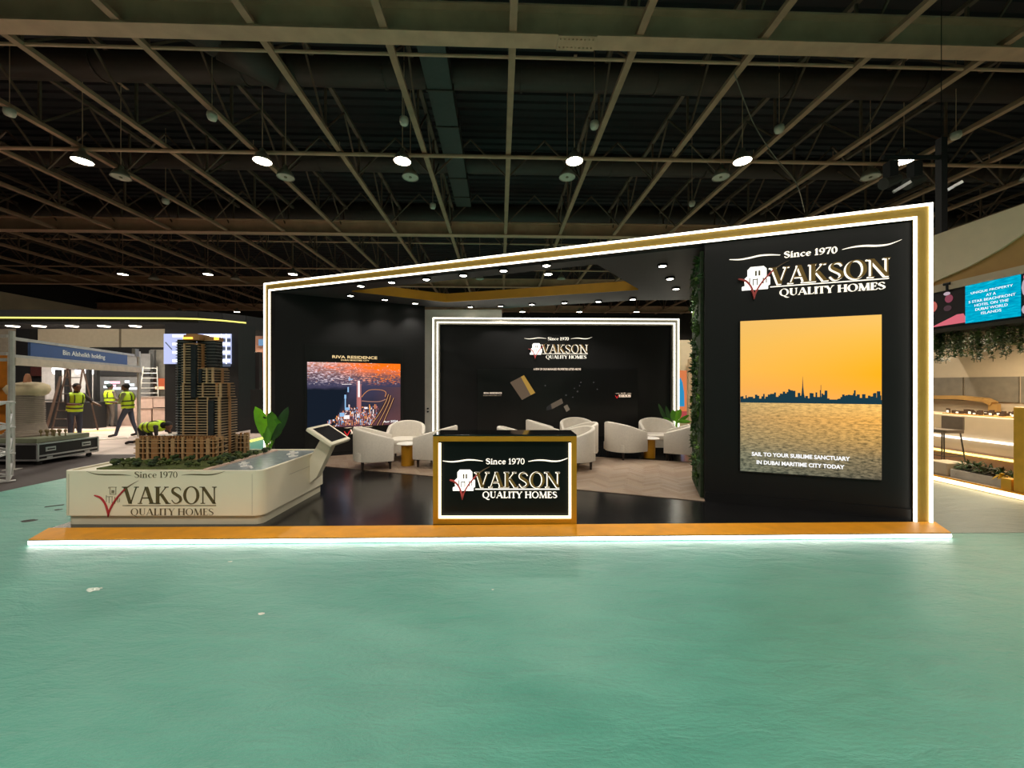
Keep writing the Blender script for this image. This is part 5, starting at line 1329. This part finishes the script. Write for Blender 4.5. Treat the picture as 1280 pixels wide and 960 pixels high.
# ================================================================== RIGHT BACKGROUND: neighbouring stand
bw = mat('neighbour beige', (242, 222, 186), .7, var=.03); bw2 = mat('neighbour brown', (190, 146, 82), .6, var=.05); cream = mat('neighbour cream', (210, 190, 160), .7, var=.03)
XR = 7.42
S(B(XR, 20, 2.5, 14, 0, .1).build('floor_neighbour', mat('neighbour floor', (150, 134, 112), .5, vs_=2)))
t = thing('floor_light', 'white light line along the edge of the neighbouring stand', 'light line', (0, 0, 0))
B(XR-.02, XR, 2.5, 6.95, .02, .085).build('light_line', emat('warm strip', (255, 226, 170), 5.0), t)
B(XR-.015, XR+.01, 2.5, 6.95, .085, .11).build('edge_trim', GOLDEDGE, t)
# fascia with the screen
t = thing('neighbour_fascia', 'beige sweeping fascia over the screen of the neighbouring stand', 'fascia', (XR, 0, 0))
B(.0, .25, 2.0, 8.2, 3.42, 4.12).build('brown_field', bw2, t)
cur = [(8.2, 4.3), (8.2, 3.40), (6.95, 3.44), (6.2, 3.6), (5.8, 3.74), (5.45, 3.92), (5.1, 4.08), (4.6, 4.18), (4.6, 4.3)]
m = MB(); n = len(cur); 
m.add([(-.04, y, z) for y, z in cur]+[(0, y, z) for y, z in cur], [tuple(range(n)), tuple(reversed(range(n, 2*n)))]+[(i, (i+1) % n, n+(i+1) % n, n+i) for i in range(n)])
m.build('beige_sweep', bw, t)
B(-.03, .25, 2.0, 8.2, 3.3, 3.42).build('lower_band', cream, t)
B(.02, .25, 2.0, 8.2, 2.66, 3.3).build('screen_backing', BLACKFLAT, t)
t2 = thing('led_screen', 'ribbon screen with a turquoise text panel on the neighbouring stand', 'screen', (XR+.02, 0, 0))
def rs_(nm, y0, y1, z0, z1, m_, x=-.02, label=None, par=None): return B(x-.01, x, y0, y1, z0, z1).build(nm, m_, par or t2, label=label)
rs_('housing', 3.0, 8.0, 2.69, 3.3, mat('ribbon dark', (34, 26, 28), .4), -.005)
def turq(nt, x, z, co):
    n1 = nd(nt, 'TexNoise', {'Vector': nd(nt, 'Mapping', {0: co, 'Scale': (1, 8, 40)}).outputs[0], 'Scale': 1.0, 'Detail': 5.0})
    return ramp(nt, n1.outputs[0], [(.35, lin(0, 150, 190)), (.6, lin(0, 190, 222)), (.75, lin(70, 216, 236))])
tqm = screenmat('turquoise picture', 1, 1, turq, .95)
rs_('text_panel', 5.60, 6.28, 2.69, 3.3, tqm, -.018, 'turquoise panel with white capitals')
for k, (s_, w_) in enumerate((('UNIQUE PROPERTY', .52), ('AT A', .12), ('5 STAR BEACHFRONT', .58), ('HOTEL ON THE', .42), ('DUBAI WORLD', .4), ('ISLANDS', .25))):
    text('caption', s_, w_, .04, tw, t2, (-.03, 5.94, 3.14-.068*k), rz=-PI/2, bold=.0)
pk = emat('picture pink', (226, 112, 126), .9); pk2 = emat('picture pale', (196, 176, 186), .9)
def blob(pts, m_, x=-.024): 
    mm = MB(); n = len(pts); mm.add([(x, y, z) for y, z in pts]+[(x+.004, y, z) for y, z in pts], [tuple(range(n)), tuple(reversed(range(n, 2*n)))]+[(i, (i+1) % n, n+(i+1) % n, n+i) for i in range(n)]); return mm.build('picture_shape', m_, t2)
blob([(6.8, 2.7), (6.4, 2.86), (6.31, 2.86), (6.285, 2.8), (6.285, 2.71)], pk)
circ = lambda cy, cz, ry, rz_: [(cy+ry*math.cos(2*PI*i/12), cz+rz_*math.sin(2*PI*i/12)) for i in range(12)]
blob(circ(6.52, 3.15, .06, .07), emat('picture dim pink', (150, 76, 92), .8)); blob(circ(6.54, 2.99, .06, .05), emat('picture dim', (84, 62, 66), .8)); blob(circ(6.78, 3.06, .08, .1), emat('picture peach', (206, 112, 100), .8)); blob(circ(6.55, 3.24, .05, .03), pk2)
blob(circ(5.5, 3.1, .09, .17), pk2); blob(circ(5.5, 2.78, .09, .09), pk2); blob(circ(5.53, 3.25, .04, .05), pk)
t = thing('hook', 'small black hook hanging on the band above the ribbon screen', 'hook', (XR-.03, 6.52, 3.3)); MB().tube((0,0,-.02), (0,0,.1), .02, n=6).build('hook_body', BLACKFLAT, t); MB().tube((0,-.05,.1), (0,.05,.1), .025, n=6).build('bar', BLACKFLAT, t)
# soffit and hanging greenery
S(B(XR+.02, 13, 2.0, 9.5, 2.6, 2.66).build('ceiling_neighbour', mat('neighbour soffit', (60, 52, 40), .8)))
rv = random.Random(6)
def vine(L, seed):
    r = random.Random(seed); m = MB(); pts = [(0, 0, 0)]; z = 0
    while z > -L: z -= .05; pts.append((r.uniform(-.02, .02), r.uniform(-.02, .02), z))
    m.path(pts, .004, 4)
    for k in range(int(L*130)):
        z = -r.uniform(0, L); a = r.uniform(0, 2*PI); l_ = r.uniform(.03, .055); wd = .02
        d = Vector((math.cos(a), math.sin(a), -.5)).normalized(); s_ = d.cross(Vector((0,0,1))).normalized()*wd; b = Vector((r.uniform(-.02,.02), r.uniform(-.02,.02), z))
        m.add([b, b+d*l_*.5+s_, b+d*l_, b+d*l_*.5-s_], [(0, 1, 2, 3)])
    return m
vl = mat('vine leaf', (76, 104, 48), .5, var=.4, vs_=14); vl2 = mat('vine leaf dark', (52, 78, 38), .5, var=.4, vs_=14)
vms = [vine(l_, 60+k).mesh('vine', (vl, vl2)[k % 2]) for k, l_ in enumerate((.28, .36, .44, .5, .3, .4))]
t = thing('hanging_greenery', 'curtain of green vines hanging below the ribbon screen', 'greenery', (XR+.1, 0, 2.62))
for k in range(110):
    y = 5.2+2.0*rv.random(); link('vine', rv.choice(vms), t, (rv.uniform(0, .5), y, 0), (0, 0, rv.uniform(0, 6)))
# back wall with panels and an arched niche
t = thing('neighbour_back_wall', 'cream back wall with grey panels and an arched niche on the neighbouring stand', 'wall panel', (0, 0, 0), kind='thing')
B(10.9, 11.05, 5.0, 12.5, .1, 2.6).build('wall_panel', cream, t)
gp = mat('neighbour grey', (132, 122, 106), .6)
for k in range(6): B(10.86, 10.9, 6.2+k*1.02, 7.18+k*1.02, 1.3, 1.86).build('grey_panel', gp, t)
ar = [(8.55, 1.02), (8.55, 1.26), (8.7, 1.34), (9.2, 1.38), (9.9, 1.36), (10.5, 1.27), (10.5, 1.02)]
arp = [(10.74, y, z) for y, z in ar]
m = MB()
for a, b in zip(arp, arp[1:]): m.bar(a, b, .16, .09)
m.build('arch_niche', bw2, t)
B(10.5, 10.7, 6.75, 6.95, .1, 2.6).build('dark_pillar', mat('pillar grey', (86, 78, 66), .6), t)
# counter with light lines
t = thing('neighbour_counter', 'long pale counter with two light lines on the neighbouring stand', 'counter', (0, 0, 0))
B(9.15, 9.9, 6.4, 9.2, .34, 1.06).build('counter_body', cream, t, bevel=.02)
B(9.05, 9.95, 6.3, 9.3, .1, .34).build('step', mat('step brown', (150, 116, 88), .6), t)
B(9.1, 9.15, 6.4, 9.2, .58, .62).build('light_line', emat('white shelf light', (255, 248, 236), 2.2), t)
B(9.02, 9.06, 6.3, 9.3, .29, .33).build('light_line', emat('yellow step light', (255, 226, 120), 3.5), t)
t = thing('model_city', 'little dark model buildings with lights on the pale counter', 'model', (9.3, 0, 1.06))
B(0, .5, 6.6, 8.3, 0, .02).build('model_base', bw2, t)
rc = random.Random(12); m = MB(); l2 = MB()
for k in range(60):
    x, y = rc.uniform(.02, .45), rc.uniform(6.65, 8.25); h = rc.uniform(.03, .1); m.box(x, x+.04, y, y+.05, .02, .02+h)
    if k % 3 == 0: l2.box(x-.006, x, y, y+.04, .03, .02+h*.6)
m.build('model_blocks', mat('model block', (70, 54, 42), .6), t, kind='stuff'); l2.build('model_lights', emat('tiny light', (255, 236, 200), 2.0), t, kind='stuff')
B(.0, .3, 6.5, 6.95, .02, .12).build('lit_cube', emat('yellow cube', (250, 200, 110), 1.0), t)
# bar stool and pouf
t = thing('bar_stool', 'thin bar stool beside the pale counter', 'stool', (8.25, 7.35, .1))
sm = mat('stool metal', (96, 88, 76), .4, metal=.5)
for x, y in ((-.18,-.18), (.18,-.18), (.18,.18), (-.18,.18)): MB().tube((x*1.15, y*1.15, 0), (x*.85, y*.85, .68), .012, n=6).build('leg', sm, t)
MB().prism(rrect(-.2, .2, -.2, .2, .05, 3), .68, .74).build('seat', mat('stool seat', (120, 106, 90), .7), t)
MB().box(.17, .2, -.18, .18, .74, .98).build('backrest', mat('stool seat', (120, 106, 90), .7), t)
m = MB()
for a, b in (((-.19,-.19), (.19,-.19)), ((.19,-.19), (.19,.19)), ((.19,.19), (-.19,.19)), ((-.19,.19), (-.19,-.19))): m.tube((*a, .25), (*b, .25), .009, n=5)
m.build('footrest', sm, t)
t = thing('cube_pouf', 'beige cube block at the near end of the stool', 'pouf', (7.72, 6.78, .1)); B(-.15, .25, -.1, .25, 0, .22).build('pouf_body', cream, t, bevel=.02)
# planter box
t = thing('planter_box', 'low white planter box full of spiky dark plants', 'planter', (7.6, 0, .1))
B(0, .3, 5.86, 6.66, 0, .13).build('box', mat('planter white', (206, 198, 184), .6), t)
B(.02, .28, 5.88, 6.64, .125, .135).build('soil', SOIL, t)
tm2 = [tuft(18, .2, .014, 1.3, 80+k, 1.0).mesh('plant', [LEAFD, mat('bronze leaf', (74, 66, 34), .5, var=.3), LEAFO][k]) for k in range(3)]
for k in range(16): link('plant', tm2[k % 3], t, (.08+.16*rv.random(), 5.92+.68*k/15, .15), (0, 0, rv.uniform(0, 6)), [rv.uniform(.7, 1.1)]*3)
ym = tuft(10, .17, .02, 1.2, 99, .8).mesh('yellow_plant', mat('yellow leaf', (216, 178, 40), .5))
link('yellow_plant', ym, t, (.02, 5.98, .14), (0, 0, 1))
t = thing('gold_column', 'tall gold counter column at the right picture edge', 'column', (0, 0, .1), kind='thing')
gm = mat('lit gold', (236, 180, 60), .4, metal=.2)
B(7.46, 7.9, 5.2, 5.72, 0, 1.26).build('column_body', gm, t, bevel=.02)
B(7.46, 7.62, 5.74, 5.86, 0, .17).build('foot_block', gm, t)
l = bpy.data.lights.new('added_fill_light', 'AREA'); l.energy = 140; l.size = 2.0; l.color = (1, .84, .6)  # unseen area fill added to brighten the inside of the neighbouring stand
o = bpy.data.objects.new('added_fill_light', l); COL.objects.link(o); o.location = (9.0, 7.2, 2.55)
l = bpy.data.lights.new('added_fill_light', 'AREA'); l.energy = 200; l.size = 2.5; l.color = (1, .88, .7)  # second added fill without a fitting, lightens the walls below the far left canopy
o = bpy.data.objects.new('added_fill_light', l); COL.objects.link(o); o.location = (-14.5, 13.5, 3.7)

# ------------------------------------------------------------------ seen through the gap beside the centre wall
t = thing('gap_wall', 'beige far wall seen in the gap left of the plant wall', 'wall panel', (0, 0, 0), kind='thing')
B(DX(846, 15), DX(866, 15), 15, 15.1, 0, DZ(425, 15)).build('wall_panel', bw, t); B(DX(861, 14.8), DX(905, 14.8), 14.8, 14.9, 0, DZ(449, 14.8)).build('wall_panel', mat('gap pale', (206, 176, 140), .7), t)
t = thing('poster_screen', 'orange lit picture with a blue arch in the gap beside the centre wall', 'screen', (0, 14.2, 0))
y = 14.2
B(DX(846, y), DX(858.5, y), .05, .1, 0, DZ(463, y)).build('stand', bw, t)
B(DX(846, y), DX(858.5, y), 0, .05, DZ(523, y), DZ(463, y)).build('picture', emat('poster orange', (226, 130, 80), .9), t)
pts = [(DX(846, y), DZ(508, y)), (DX(855.5, y), DZ(508, y)), (DX(855, y), DZ(490, y)), (DX(853, y), DZ(478, y)), (DX(850.5, y), DZ(472, y)), (DX(848, y), DZ(476, y)), (DX(846, y), DZ(486, y))]
MB().vprism(pts, -.01, 0).build('blue_arch', emat('poster blue', (50, 150, 200), .9), t)
B(DX(846, y), DX(858.5, y), -.01, 0, DZ(523, y), DZ(514, y)).build('red_band', emat('poster red', (190, 80, 80), .8), t)
t = thing('floor_light', 'warm floor light line in the gap beside the centre wall', 'light line', (0, 0, 0))
MB().bar((*G(846, 546, .05), .05), (*G(874, 549, .05), .05), .2, .05).build('light_line', emat('floor amber', (255, 214, 130), 1.5), t)
